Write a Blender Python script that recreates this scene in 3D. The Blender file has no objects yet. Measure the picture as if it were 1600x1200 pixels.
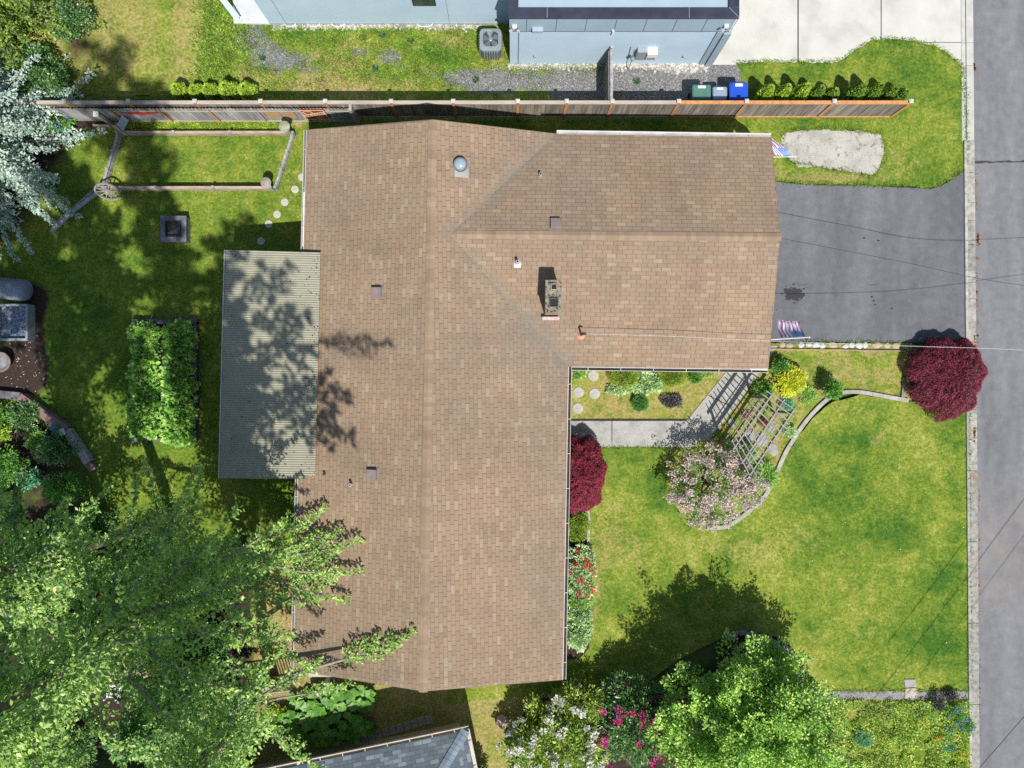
import bpy, bmesh, math, random
import numpy as np
from mathutils import Vector, Matrix
from mathutils.geometry import delaunay_2d_cdt
from mathutils import noise as mnoise

# ---------------------------------------------------------------- camera, sky, sun, exposure
sc = bpy.context.scene
COL = sc.collection
CH = 33.0                    # height of the drone above the ground
FP = 1320.0                  # focal length in photograph pixels (photograph 1600 x 1200)
cam_d = bpy.data.cameras.new("camera")
cam_d.sensor_width = 36.0
cam_d.lens = 36.0 * FP / 1600.0
cam_d.clip_start = 0.1
cam_d.clip_end = 2000
cam = bpy.data.objects.new("camera", cam_d)
COL.objects.link(cam)
cam.location = (0, 0, CH)
cam.rotation_euler = (0, 0, 0)
sc.camera = cam

SUN = Vector((0.175, -0.55, 1.0)).normalized()      # towards the sun
world = bpy.data.worlds.new("World")
sc.world = world
world.use_nodes = True
wn = world.node_tree.nodes
wl = world.node_tree.links
sky = wn.new("ShaderNodeTexSky")
sky.sky_type = 'NISHITA'
sky.sun_disc = False
sky.sun_elevation = math.asin(SUN.z)
sky.sun_rotation = math.atan2(SUN.x, SUN.y)
wn["Background"].inputs[1].default_value = 0.095
wl.new(sky.outputs[0], wn["Background"].inputs[0])
sl = bpy.data.lights.new("sun", 'SUN')
sl.energy = 4.7
sl.angle = math.radians(0.5)
sl.color = (1.0, 0.965, 0.9)
so = bpy.data.objects.new("sun", sl)
COL.objects.link(so)
so.rotation_euler = SUN.to_track_quat('Z', 'Y').to_euler()
so.location = (10, -30, 50)
sc.view_settings.view_transform = 'Standard'
sc.view_settings.look = 'None'
sc.view_settings.exposure = 0.25
sc.view_settings.gamma = 1
sc.render.engine = 'CYCLES'
sc.cycles.use_denoising = False
sc.cycles.max_bounces = 6
sc.cycles.transparent_max_bounces = 8
sc.cycles.caustics_reflective = False
sc.cycles.caustics_refractive = False

# ---------------------------------------------------------------- helpers
def px(x, y, z=0.0):
    """point of the photograph -> world point at height z"""
    return Vector(((x - 800.0) / FP * (CH - z), (600.0 - y) / FP * (CH - z), z))

def lin(v):
    v /= 255.0
    return v / 12.92 if v <= 0.04045 else ((v + 0.055) / 1.055) ** 2.4

def A(r, g, b, f=1.6):
    """picture colour of a sunlit surface -> base colour"""
    return (min(lin(r) / f, .9), min(lin(g) / f, .9), min(lin(b) / f, .9), 1)

def tag(o, label=None, cat=None, group=None, kind=None):
    if label: o["label"] = label
    if cat: o["category"] = cat
    if group: o["group"] = group
    if kind: o["kind"] = kind
    return o

def thing(name, loc, label, cat, group=None, rz=0.0):
    o = bpy.data.objects.new(name, None)
    COL.objects.link(o)
    o.empty_display_size = 0.2
    o.location = loc
    o.rotation_euler = (0, 0, rz)
    tag(o, label, cat, group)
    return o

def link(name, me, parent=None, loc=None):
    o = bpy.data.objects.new(name, me)
    COL.objects.link(o)
    if parent is not None:
        o.parent = parent
    if loc is not None:
        o.location = loc
    return o

def dup(root, loc, rz, label, children=True):
    r = root.copy(); COL.objects.link(r)
    r.location = loc; r.rotation_euler = (0, 0, rz)
    r["label"] = label
    for ch in list(root.children):
        c = ch.copy(); COL.objects.link(c); c.parent = r
        for g in ch.children:
            d = g.copy(); COL.objects.link(d); d.parent = c
    return r

class MB:
    """collects geometry in world coordinates; build() links it as one mesh (kept relative to its thing)"""
    def __init__(s):
        s.v = []; s.f = []; s.m = []; s.cm = 0; s.smooth = False
    def add(s, vs, fs):
        o = len(s.v)
        s.v += [tuple(v) for v in vs]
        for f in fs:
            s.f.append(tuple(i + o for i in f)); s.m.append(s.cm)
        return s
    def box(s, c, size, rz=0.0, M=None):
        hx, hy, hz = size[0] / 2, size[1] / 2, size[2] / 2
        M = M or Matrix.Rotation(rz, 3, 'Z')
        c = Vector(c)
        vs = [c + M @ Vector((x * hx, y * hy, z * hz)) for z in (-1, 1) for y in (-1, 1) for x in (-1, 1)]
        return s.add(vs, [(0, 2, 3, 1), (4, 5, 7, 6), (0, 1, 5, 4), (2, 6, 7, 3), (0, 4, 6, 2), (1, 3, 7, 5)])
    def bar(s, a, b, w, h, up=(0, 0, 1)):
        """rectangular bar between two points, w across, h along up"""
        a = Vector(a); b = Vector(b); d = b - a
        L = d.length; d = d / L; up = Vector(up)
        x = up.cross(d)
        if x.length < 1e-4: x = Vector((1, 0, 0)).cross(d)
        x.normalize(); u = d.cross(x)
        M = Matrix((x, d, u)).transposed()
        return s.box((a + b) / 2, (w, L, h), M=M)
    def prism(s, pts, z0, z1):
        n = len(pts)
        vs = [(p[0], p[1], z0) for p in pts] + [(p[0], p[1], z1) for p in pts]
        area = sum(pts[i][0] * pts[(i + 1) % n][1] - pts[(i + 1) % n][0] * pts[i][1] for i in range(n))
        fs = [tuple(range(n))[::-1], tuple(range(n, 2 * n))] + [(i, (i + 1) % n, n + (i + 1) % n, n + i) for i in range(n)]
        if area < 0: fs = [f[::-1] for f in fs]
        return s.add(vs, fs)
    def tube(s, pts, rad, n=6, cap=True):
        pts = [Vector(p) for p in pts]
        if not hasattr(rad, '__len__'): rad = [rad] * len(pts)
        vs = []; fs = []
        for i, p in enumerate(pts):
            d = (pts[min(i + 1, len(pts) - 1)] - pts[max(i - 1, 0)]).normalized()
            a = d.orthogonal().normalized() if i == 0 else (a - d * a.dot(d)).normalized()
            b = d.cross(a)
            for k in range(n):
                t = 2 * math.pi * k / n
                vs.append(p + (a * math.cos(t) + b * math.sin(t)) * rad[i])
        for i in range(len(pts) - 1):
            for k in range(n):
                fs.append((i * n + k, i * n + (k + 1) % n, (i + 1) * n + (k + 1) % n, (i + 1) * n + k))
        if cap:
            fs.append(tuple(range(n))[::-1]); fs.append(tuple(range(len(vs) - n, len(vs))))
        return s.add(vs, fs)
    def lathe(s, c, prof, n=24, M=None, cap=True, jit=0, seed=1):
        """prof: list of (radius, z)"""
        c = Vector(c); M = M or Matrix.Identity(3); r = random.Random(seed)
        vs = []; fs = []
        js = [1 + r.uniform(-jit, jit) for _ in range(n)]
        for (rad, z) in prof:
            for k in range(n):
                t = 2 * math.pi * k / n
                vs.append(c + M @ Vector((rad * js[k] * math.cos(t), rad * js[k] * math.sin(t), z)))
        for i in range(len(prof) - 1):
            for k in range(n):
                fs.append((i * n + k, i * n + (k + 1) % n, (i + 1) * n + (k + 1) % n, (i + 1) * n + k))
        if cap:
            fs.append(tuple(range(n))[::-1]); fs.append(tuple(range(len(vs) - n, len(vs))))
        return s.add(vs, fs)
    def rock(s, c, size, seed=0, rz=0, sub=2):
        bm = bmesh.new(); bmesh.ops.create_icosphere(bm, subdivisions=sub, radius=1.0)
        off = Vector((seed * 7.3, seed * 3.1, seed * 1.7)); R = Matrix.Rotation(rz, 3, 'Z')
        vs = []
        for v in bm.verts:
            d = 1 + 0.28 * mnoise.noise(v.co * 1.1 + off) + .1 * mnoise.noise(v.co * 3 + off)
            q = v.co * d
            vs.append(Vector(c) + R @ Vector((q.x * size[0], q.y * size[1], q.z * size[2])))
        fs = [tuple(v.index for v in f.verts) for f in bm.faces]
        bm.free()
        return s.add(vs, fs)
    def build(s, name, mat, parent=None, label=None, bevel=0, smooth=False, origin=None):
        me = bpy.data.meshes.new(name)
        if parent is not None:
            root = parent
            while root.parent: root = root.parent
            off = Vector(root.location); R = Matrix.Rotation(-root.rotation_euler.z, 3, 'Z')
            vs = [tuple(R @ (Vector(v) - off)) for v in s.v]
        elif origin is not None:
            off = Vector(origin); vs = [tuple(Vector(v) - off) for v in s.v]
        else:
            off = None; vs = s.v
        me.from_pydata(vs, [], s.f)
        for m in (mat if isinstance(mat, (list, tuple)) else [mat]): me.materials.append(m)
        me.polygons.foreach_set("material_index", s.m)
        if smooth: me.polygons.foreach_set("use_smooth", [True] * len(me.polygons))
        me.update()
        o = link(name, me, parent, off if (parent is None and origin is not None) else None)
        if bevel:
            b = o.modifiers.new("bevel", 'BEVEL'); b.width = bevel; b.segments = 1; b.limit_method = 'ANGLE'
        if label: o["label"] = label
        return o

# ---------------------------------------------------------------- material helpers
def nmat(name):
    m = bpy.data.materials.new(name); m.use_nodes = True
    nt = m.node_tree; b = nt.nodes["Principled BSDF"]
    return m, nt, b

def N(nt, t, **kw):
    n = nt.nodes.new(t)
    for k, v in kw.items():
        if k.startswith("i_"):
            key = k[2:]
            key = int(key) if key.isdigit() else key.replace("_", " ")
            n.inputs[key].default_value = v
        else: setattr(n, k, v)
    return n

def ramp(nt, fac, stops, interp='LINEAR'):
    r = nt.nodes.new("ShaderNodeValToRGB"); cr = r.color_ramp; cr.interpolation = interp
    while len(cr.elements) < len(stops): cr.elements.new(0.5)
    for e, (p, c) in zip(cr.elements, stops):
        e.position = p; e.color = c if len(c) == 4 else (*c, 1)
    nt.links.new(fac, r.inputs[0]); return r.outputs[0]

def noise(nt, vec, scale, detail=4, rough=.55, dist=0):
    n = N(nt, "ShaderNodeTexNoise"); n.inputs["Scale"].default_value = scale
    n.inputs["Detail"].default_value = detail; n.inputs["Roughness"].default_value = rough
    n.inputs["Distortion"].default_value = dist
    nt.links.new(vec, n.inputs["Vector"]); return n.outputs["Fac"]

def mix(nt, fac, a, b, mode='MIX'):
    m = nt.nodes.new("ShaderNodeMix"); m.data_type = 'RGBA'; m.blend_type = mode
    for sck, val in ((m.inputs[0], fac), (m.inputs[6], a), (m.inputs[7], b)):
        if hasattr(val, 'default_value') or hasattr(val, 'is_linked'): nt.links.new(val, sck)
        else: sck.default_value = val
    return m.outputs[2]

def mth(nt, op, a, b=0.0, c=0.0, clamp=False):
    m = nt.nodes.new("ShaderNodeMath"); m.operation = op; m.use_clamp = clamp
    for i, val in enumerate((a, b, c)):
        if hasattr(val, 'is_linked'): nt.links.new(val, m.inputs[i])
        else: m.inputs[i].default_value = val
    return m.outputs[0]

def bump(nt, bsdf, h, strength=.5, dist=.02):
    b = N(nt, "ShaderNodeBump"); b.inputs["Strength"].default_value = strength; b.inputs["Distance"].default_value = dist
    nt.links.new(h, b.inputs["Height"]); nt.links.new(b.outputs[0], bsdf.inputs["Normal"])

def surf(name, stops, scale=3, detail=6, rough=.85, bmp=0.0, bscale=40, spec=.25, island=0.0, stretch=None, metal=0.0,
         fine=0.0, fscale=60, blotch=None, bdist=.02):
    """general weathered surface. blotch=(colour, scale, threshold, softness)"""
    m, nt, b = nmat(name)
    tc = N(nt, "ShaderNodeTexCoord"); vec = tc.outputs["Object"]
    if stretch:
        mp = N(nt, "ShaderNodeMapping"); mp.inputs["Scale"].default_value = stretch
        nt.links.new(vec, mp.inputs[0]); vs = mp.outputs[0]
    else: vs = vec
    f = noise(nt, vs, scale, detail)
    k = len(stops)
    col = ramp(nt, f, [(0.3 + 0.4 * i / max(1, k - 1), c) for i, c in enumerate(stops)])
    if fine:
        g = noise(nt, vec, fscale, 2, .7)
        gc = ramp(nt, g, [(.3, (1 - fine,) * 3), (.7, (1 + fine,) * 3)])
        col = mix(nt, 1.0, col, gc, 'MULTIPLY')
    if blotch:
        g = noise(nt, vec, blotch[1], 6, .6, .3)
        gf = ramp(nt, g, [(blotch[2], (0, 0, 0)), (min(1, blotch[2] + blotch[3]), (1, 1, 1))])
        col = mix(nt, gf, col, blotch[0])
    if island:
        ge = N(nt, "ShaderNodeNewGeometry")
        ic = ramp(nt, ge.outputs["Random Per Island"], [(0, (1 - island,) * 3), (1, (1 + island,) * 3)])
        col = mix(nt, 1.0, col, ic, 'MULTIPLY')
    nt.links.new(col, b.inputs["Base Color"])
    b.inputs["Roughness"].default_value = rough
    b.inputs["Specular IOR Level"].default_value = spec
    b.inputs["Metallic"].default_value = metal
    if bmp:
        bump(nt, b, noise(nt, vec, bscale, 4, .65), bmp, bdist)
    return m

ORD = ('first', 'second', 'third', 'fourth', 'fifth', 'sixth', 'seventh', 'eighth', 'ninth', 'tenth', 'eleventh', 'twelfth', 'thirteenth', 'fourteenth', 'fifteenth', 'sixteenth', 'seventeenth', 'eighteenth', 'nineteenth', 'twentieth', 'twenty-first', 'twenty-second', 'twenty-third', 'twenty-fourth')

def leafmat(name, cols, trans=.3, rough=.5, spec=.3, cl=None, k_=2.0):
    """foliage: colour varies from leaf to leaf and in clumps"""
    m, nt, b = nmat(name)
    if 'petal' in name: k_ = 1.25
    cols = [tuple(min(.72, q * k_) for q in c[:3]) + (1,) for c in cols]
    ge = N(nt, "ShaderNodeNewGeometry")
    k = len(cols)
    col = ramp(nt, ge.outputs["Random Per Island"], [(i / max(1, k - 1), c) for i, c in enumerate(cols)])
    tc = N(nt, "ShaderNodeTexCoord")
    f = noise(nt, tc.outputs["Object"], cl or 1.3, 3)
    fc = ramp(nt, f, [(.3, (.55, .62, .58)), (.7, (1.4, 1.32, 1.25))])
    col = mix(nt, 1.0, col, fc, 'MULTIPLY')
    nt.links.new(col, b.inputs["Base Color"])
    b.inputs["Roughness"].default_value = rough
    b.inputs["Specular IOR Level"].default_value = spec
    if trans:
        t = N(nt, "ShaderNodeBsdfTranslucent"); nt.links.new(mix(nt, 1.0, col, (1.1, 1.3, .6, 1), 'MULTIPLY'), t.inputs[0])
        ms = N(nt, "ShaderNodeMixShader"); ms.inputs[0].default_value = trans
        nt.links.new(b.outputs[0], ms.inputs[1]); nt.links.new(t.outputs[0], ms.inputs[2])
        nt.links.new(ms.outputs[0], nt.nodes["Material Output"].inputs[0])
    return m

def plain(name, col, rough=.6, metal=0, spec=.4):
    return surf(name, [tuple(c * .93 for c in col[:3]), tuple(min(1, c * 1.05) for c in col[:3])], 6, 4, rough, spec=spec, metal=metal)

# roof shingles: UV in metres, u along the eave, v up the slope, attribute "stain"
def shingles(name, cols, dark, tab=.345, row=.146, stain=(.2, .19, .15, 1), gap=.75):
    m, nt, b = nmat(name)
    uv = N(nt, "ShaderNodeUVMap"); sp = N(nt, "ShaderNodeSeparateXYZ"); nt.links.new(uv.outputs[0], sp.inputs[0])
    wob = mth(nt, 'MULTIPLY', mth(nt, 'SUBTRACT', noise(nt, uv.outputs[0], .9, 2), .5), .05)
    v = mth(nt, 'DIVIDE', mth(nt, 'ADD', sp.outputs[1], wob), row)
    r = mth(nt, 'FLOOR', v)
    wn_ = N(nt, "ShaderNodeTexWhiteNoise", noise_dimensions='1D'); nt.links.new(r, wn_.inputs["W"])
    u = mth(nt, 'ADD', mth(nt, 'DIVIDE', sp.outputs[0], tab), mth(nt, 'ADD', mth(nt, 'MULTIPLY', mth(nt, 'FLOORED_MODULO', r, 2.0), .5), mth(nt, 'MULTIPLY', wn_.outputs[0], .16)))
    cu = mth(nt, 'FLOOR', u)
    cb = N(nt, "ShaderNodeCombineXYZ"); nt.links.new(cu, cb.inputs[0]); nt.links.new(r, cb.inputs[1])
    w2 = N(nt, "ShaderNodeTexWhiteNoise", noise_dimensions='2D'); nt.links.new(cb.outputs[0], w2.inputs["Vector"])
    k = len(cols)
    col = ramp(nt, w2.outputs[0], [(i / (k - 1), c) for i, c in enumerate(cols)])
    tc = N(nt, "ShaderNodeTexCoord")
    big = noise(nt, tc.outputs["Object"], .35, 5, .6)
    col = mix(nt, 1.0, col, ramp(nt, big, [(.3, (.86, .88, .92)), (.7, (1.1, 1.07, 1.03))]), 'MULTIPLY')
    mp = N(nt, "ShaderNodeMapping"); mp.inputs["Scale"].default_value = (2.2, .22, 1); nt.links.new(uv.outputs[0], mp.inputs[0])
    col = mix(nt, 1.0, col, ramp(nt, noise(nt, mp.outputs[0], 1.0, 5, .7), [(.3, (.88, .88, .88)), (.52, (1, 1, 1)), (.72, (1.08, 1.07, 1.05))]), 'MULTIPLY')
    fine = noise(nt, tc.outputs["Object"], 45, 3, .7)
    col = mix(nt, 1.0, col, ramp(nt, fine, [(.3, (.86,) * 3), (.7, (1.13,) * 3)]), 'MULTIPLY')
    # tab joints, and a shadow line painted along each course's lower edge
    fu = mth(nt, 'FRACT', u); fv = mth(nt, 'FRACT', v)
    ju = mth(nt, 'LESS_THAN', fu, .045); jv = mth(nt, 'LESS_THAN', fv, .1)
    j = mth(nt, 'MAXIMUM', mth(nt, 'MULTIPLY', ju, gap), mth(nt, 'MULTIPLY', jv, .38))
    col = mix(nt, j, col, dark)
    at = N(nt, "ShaderNodeAttribute", attribute_name="stain")
    sf = mth(nt, 'MULTIPLY', at.outputs["Fac"], ramp(nt, noise(nt, tc.outputs["Object"], 1.6, 6, .65), [(.3, (0.15,) * 3), (.68, (1,) * 3)]), clamp=True)
    col = mix(nt, sf, col, stain)
    nt.links.new(col, b.inputs["Base Color"])
    b.inputs["Roughness"].default_value = .92; b.inputs["Specular IOR Level"].default_value = .15
    h = mth(nt, 'ADD', mth(nt, 'MULTIPLY', fv, -.5), mth(nt, 'ADD', mth(nt, 'MULTIPLY', ju, -.6), mth(nt, 'ADD', mth(nt, 'MULTIPLY', fine, .25), mth(nt, 'MULTIPLY', w2.outputs[0], .2))))
    bump(nt, b, h, .8, .012)
    return m

# ground: attribute "paint" r=lush g=dry b=gravel a=soil
def groundmat(name, seed=0.0, gshade=1.0, weed=1.0):
    m, nt, b = nmat(name)
    ge = N(nt, "ShaderNodeNewGeometry"); vec = ge.outputs["Position"]
    at = N(nt, "ShaderNodeAttribute", attribute_name="paint")
    sp = N(nt, "ShaderNodeSeparateColor"); nt.links.new(at.outputs["Color"], sp.inputs[0])
    n1 = noise(nt, vec, .55, 6, .6); n2 = noise(nt, vec, 2.6, 6, .72, .4); n3 = noise(nt, vec, 9, 5, .8); n4 = noise(nt, vec, 60, 2, .8)
    s = gshade
    # lush / yellow grass
    g = mth(nt, 'ADD', mth(nt, 'MULTIPLY', n1, .5), mth(nt, 'MULTIPLY', n2, .5))
    g = mth(nt, 'ADD', g, mth(nt, 'MULTIPLY', mth(nt, 'SUBTRACT', sp.outputs[0], .5), -.26))
    col = ramp(nt, g, [(.32, (.05 * s, .125 * s, .016 * s)), (.44, (.125 * s, .195 * s, .024 * s)), (.55, (.225 * s, .265 * s, .04 * s)), (.68, (.38 * s, .37 * s, .11 * s))])
    col = mix(nt, 1.0, col, ramp(nt, n3, [(.3, (.4, .5, .4)), (.5, (1, 1, 1)), (.7, (1.75, 1.55, 2.1))]), 'MULTIPLY')
    col = mix(nt, 1.0, col, ramp(nt, n4, [(.3, (.72,) * 3), (.7, (1.28,) * 3)]), 'MULTIPLY')
    # dry and mossy
    dcol = ramp(nt, n3, [(.3, (.2, .15, .05)), (.5, (.36, .27, .11)), (.7, (.5, .42, .24))])
    df = mth(nt, 'MULTIPLY_ADD', mth(nt, 'ADD', n2, mth(nt, 'MULTIPLY', n3, .5)), 1.6, mth(nt, 'MULTIPLY_ADD', sp.outputs[1], 1.9, -1.95), clamp=True)
    col = mix(nt, df, col, dcol)
    # soil
    scol = ramp(nt, n3, [(.3, (.022, .015, .012)), (.6, (.06, .042, .034)), (.75, (.14, .10, .085))])
    sf = mth(nt, 'MULTIPLY_ADD', mth(nt, 'ADD', n2, mth(nt, 'MULTIPLY', n3, .4)), 2.2, mth(nt, 'MULTIPLY_ADD', at.outputs["Alpha"], 3.2, -3.0), clamp=True)
    col = mix(nt, sf, col, scol)
    # gravel
    vo = N(nt, "ShaderNodeTexVoronoi"); vo.inputs["Scale"].default_value = 38; nt.links.new(vec, vo.inputs["Vector"])
    vc = N(nt, "ShaderNodeSeparateColor"); nt.links.new(vo.outputs["Color"], vc.inputs[0])
    gcol = ramp(nt, vc.outputs[0], [(0, (.085, .09, .10)), (.5, (.17, .17, .175)), (.85, (.26, .25, .24)), (1, (.45, .42, .38))])
    gf = mth(nt, 'MULTIPLY_ADD', mth(nt, 'ADD', n2, mth(nt, 'MULTIPLY', n3, .6)), 3.5, mth(nt, 'MULTIPLY_ADD', sp.outputs[2], 4.6, -5.0), clamp=True)
    col = mix(nt, gf, col, gcol)
    nt.links.new(col, b.inputs["Base Color"])
    b.inputs["Roughness"].default_value = 1; b.inputs["Specular IOR Level"].default_value = .1
    bump(nt, b, mth(nt, 'ADD', n3, mth(nt, 'MULTIPLY', n4, .6)), .8, .03)
    return m

def blob(x, y, cx, cy, rx, ry, rot=0.0):
    c, s = math.cos(math.radians(rot)), math.sin(math.radians(rot))
    dx, dy = x - cx, y - cy
    u = (dx * c + dy * s) / rx; w = (-dx * s + dy * c) / ry
    return math.exp(-(u * u + w * w))

def cdt_poly(poly, res, holes=()):
    """poly: list of 2D points -> (verts2d, tris) filled with grid points"""
    vs = [Vector((p[0], p[1])) for p in poly]
    n = len(vs)
    x0 = min(v.x for v in vs); x1 = max(v.x for v in vs); y0 = min(v.y for v in vs); y1 = max(v.y for v in vs)
    edges = [(i, (i + 1) % n) for i in range(n)]
    def inside(x, y):
        c = False; j = n - 1
        for i in range(n):
            a, b = vs[i], vs[j]
            if (a.y > y) != (b.y > y) and x < (b.x - a.x) * (y - a.y) / (b.y - a.y) + a.x: c = not c
            j = i
        return c
    pts = list(vs)
    yy = y0 + res * .5; k = 0
    while yy < y1:
        xx = x0 + res * (.5 if k % 2 else .25)
        while xx < x1:
            if inside(xx, yy): pts.append(Vector((xx, yy)))
            xx += res
        yy += res; k += 1
    r = delaunay_2d_cdt(pts, edges, [], 0, 1e-5)
    tris = []
    for f in r[2]:
        cx = sum(r[0][i].x for i in f) / 3; cy = sum(r[0][i].y for i in f) / 3
        if inside(cx, cy): tris.append(tuple(f))
    return r[0], tris

def smooth_poly(pp, closed=True, sub=4):
    """Catmull-Rom through pixel points"""
    out = []; n = len(pp)
    rng = range(n) if closed else range(n - 1)
    for i in rng:
        g = lambda k: pp[k % n] if closed else pp[max(0, min(n - 1, k))]
        p0, p1, p2, p3 = g(i - 1), g(i), g(i + 1), g(i + 2)
        for j in range(sub):
            t = j / sub
            out.append(tuple(.5 * ((2 * p1[d]) + (-p0[d] + p2[d]) * t + (2 * p0[d] - 5 * p1[d] + 4 * p2[d] - p3[d]) * t * t + (-p0[d] + 3 * p1[d] - 3 * p2[d] + p3[d]) * t ** 3) for d in (0, 1)))
    if not closed: out.append(tuple(pp[-1]))
    return out

def jag(pp, amp=2.0, step=8.0, seed=1):
    """roughen a pixel polygon's edges"""
    r = random.Random(seed); out = []; n = len(pp)
    for i in range(n):
        a, b = pp[i], pp[(i + 1) % n]
        L = math.hypot(b[0] - a[0], b[1] - a[1]); k = max(1, int(L / step))
        for j in range(k):
            t = j / k
            out.append((a[0] + (b[0] - a[0]) * t + r.uniform(-amp, amp), a[1] + (b[1] - a[1]) * t + r.uniform(-amp, amp)))
    return out

SHEETS = {}
def sheet(name, poly_px, z, mat, paint=None, res=.3, kind='structure', label=None, cat=None, bumpy=0.0):
    """a sheet of ground drawn round in photograph pixels at ground level"""
    w = [px(p[0], p[1], 0) for p in poly_px]
    vs, tris = cdt_poly([(p.x, p.y) for p in w], res)
    me = bpy.data.meshes.new(name)
    me.from_pydata([(v.x, v.y, z + (bumpy * mnoise.noise(Vector((v.x * 1.3, v.y * 1.3, 0))) if bumpy else 0)) for v in vs], [], tris)
    me.materials.append(mat)
    # faces up
    if len(me.polygons) and me.polygons[0].normal.z < 0: me.flip_normals()
    if paint:
        ca = me.color_attributes.new("paint", 'FLOAT_COLOR', 'POINT')
        dat = np.zeros((len(vs), 4), dtype=np.float32)
        for i, v in enumerate(vs):
            X = 800 + v.x * 40; Y = 600 - v.y * 40
            dat[i] = [max(0., min(1., q)) for q in paint(X, Y)]
        ca.data.foreach_set("color", dat.ravel())
    me.update()
    o = link(name, me)
    tag(o, label, cat, None, kind)
    SHEETS[name] = poly_px
    return o

def inpoly(poly, x, y):
    c = False; j = len(poly) - 1
    for i in range(len(poly)):
        a, b = poly[i], poly[j]
        if (a[1] > y) != (b[1] > y) and x < (b[0] - a[0]) * (y - a[1]) / (b[1] - a[1]) + a[0]: c = not c
        j = i
    return c

# ---------------------------------------------------------------- foliage helpers
def leaf_mesh(name, P, D, L, W, mat, parent=None, seed=0, fold=.25, loc=None, tilt=None, mi=None):
    """P (n,3) bases, D (n,3) directions, L and W (n,) sizes -> one mesh of folded diamond leaves, in world coordinates"""
    rg = np.random.default_rng(seed)
    n = len(P); P = np.asarray(P, float); D = np.asarray(D, float)
    D = D / (np.linalg.norm(D, axis=1, keepdims=True) + 1e-9)
    U = rg.normal(size=(n, 3)) * .55; U[:, 2] += 1.0
    if tilt is not None: U = tilt + rg.normal(size=(n, 3)) * .45
    S = np.cross(D, U); S /= (np.linalg.norm(S, axis=1, keepdims=True) + 1e-9)
    Nn = np.cross(S, D)
    L = np.broadcast_to(L, (n,))[:, None]; W = np.broadcast_to(W, (n,))[:, None]
    mid = P + D * L * .45
    V = np.stack([P, mid + S * W * .5 + Nn * W * fold, P + D * L, mid - S * W * .5 + Nn * W * fold], axis=1).reshape(-1, 3)
    off = np.zeros(3)
    if parent is not None:
        root = parent
        while root.parent: root = root.parent
        off = np.array(root.location)
    V = V - off
    me = bpy.data.meshes.new(name)
    me.vertices.add(4 * n); me.vertices.foreach_set("co", V.ravel())
    me.loops.add(4 * n); me.loops.foreach_set("vertex_index", np.arange(4 * n, dtype=np.int32))
    me.polygons.add(n); me.polygons.foreach_set("loop_start", np.arange(0, 4 * n, 4, dtype=np.int32))
    for q in (mat if isinstance(mat, (list, tuple)) else [mat]): me.materials.append(q)
    if mi is not None: me.polygons.foreach_set("material_index", np.asarray(mi, dtype=np.int32))
    me.update(calc_edges=True); me.validate()
    return link(name, me, parent)

def rand_dirs(rg, n, up=0.0):
    d = rg.normal(size=(n, 3)); d[:, 2] += up
    return d / np.linalg.norm(d, axis=1, keepdims=True)

def bark_mat():
    return surf("bark", [(.11, .085, .07), (.22, .18, .15)], 8, 6, .95, .6, 30, stretch=(1, 1, .25))
BARK = bark_mat()
TWIG = surf("pale_twig", [(.2, .18, .15), (.34, .31, .27)], 12, 3, .9)

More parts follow.
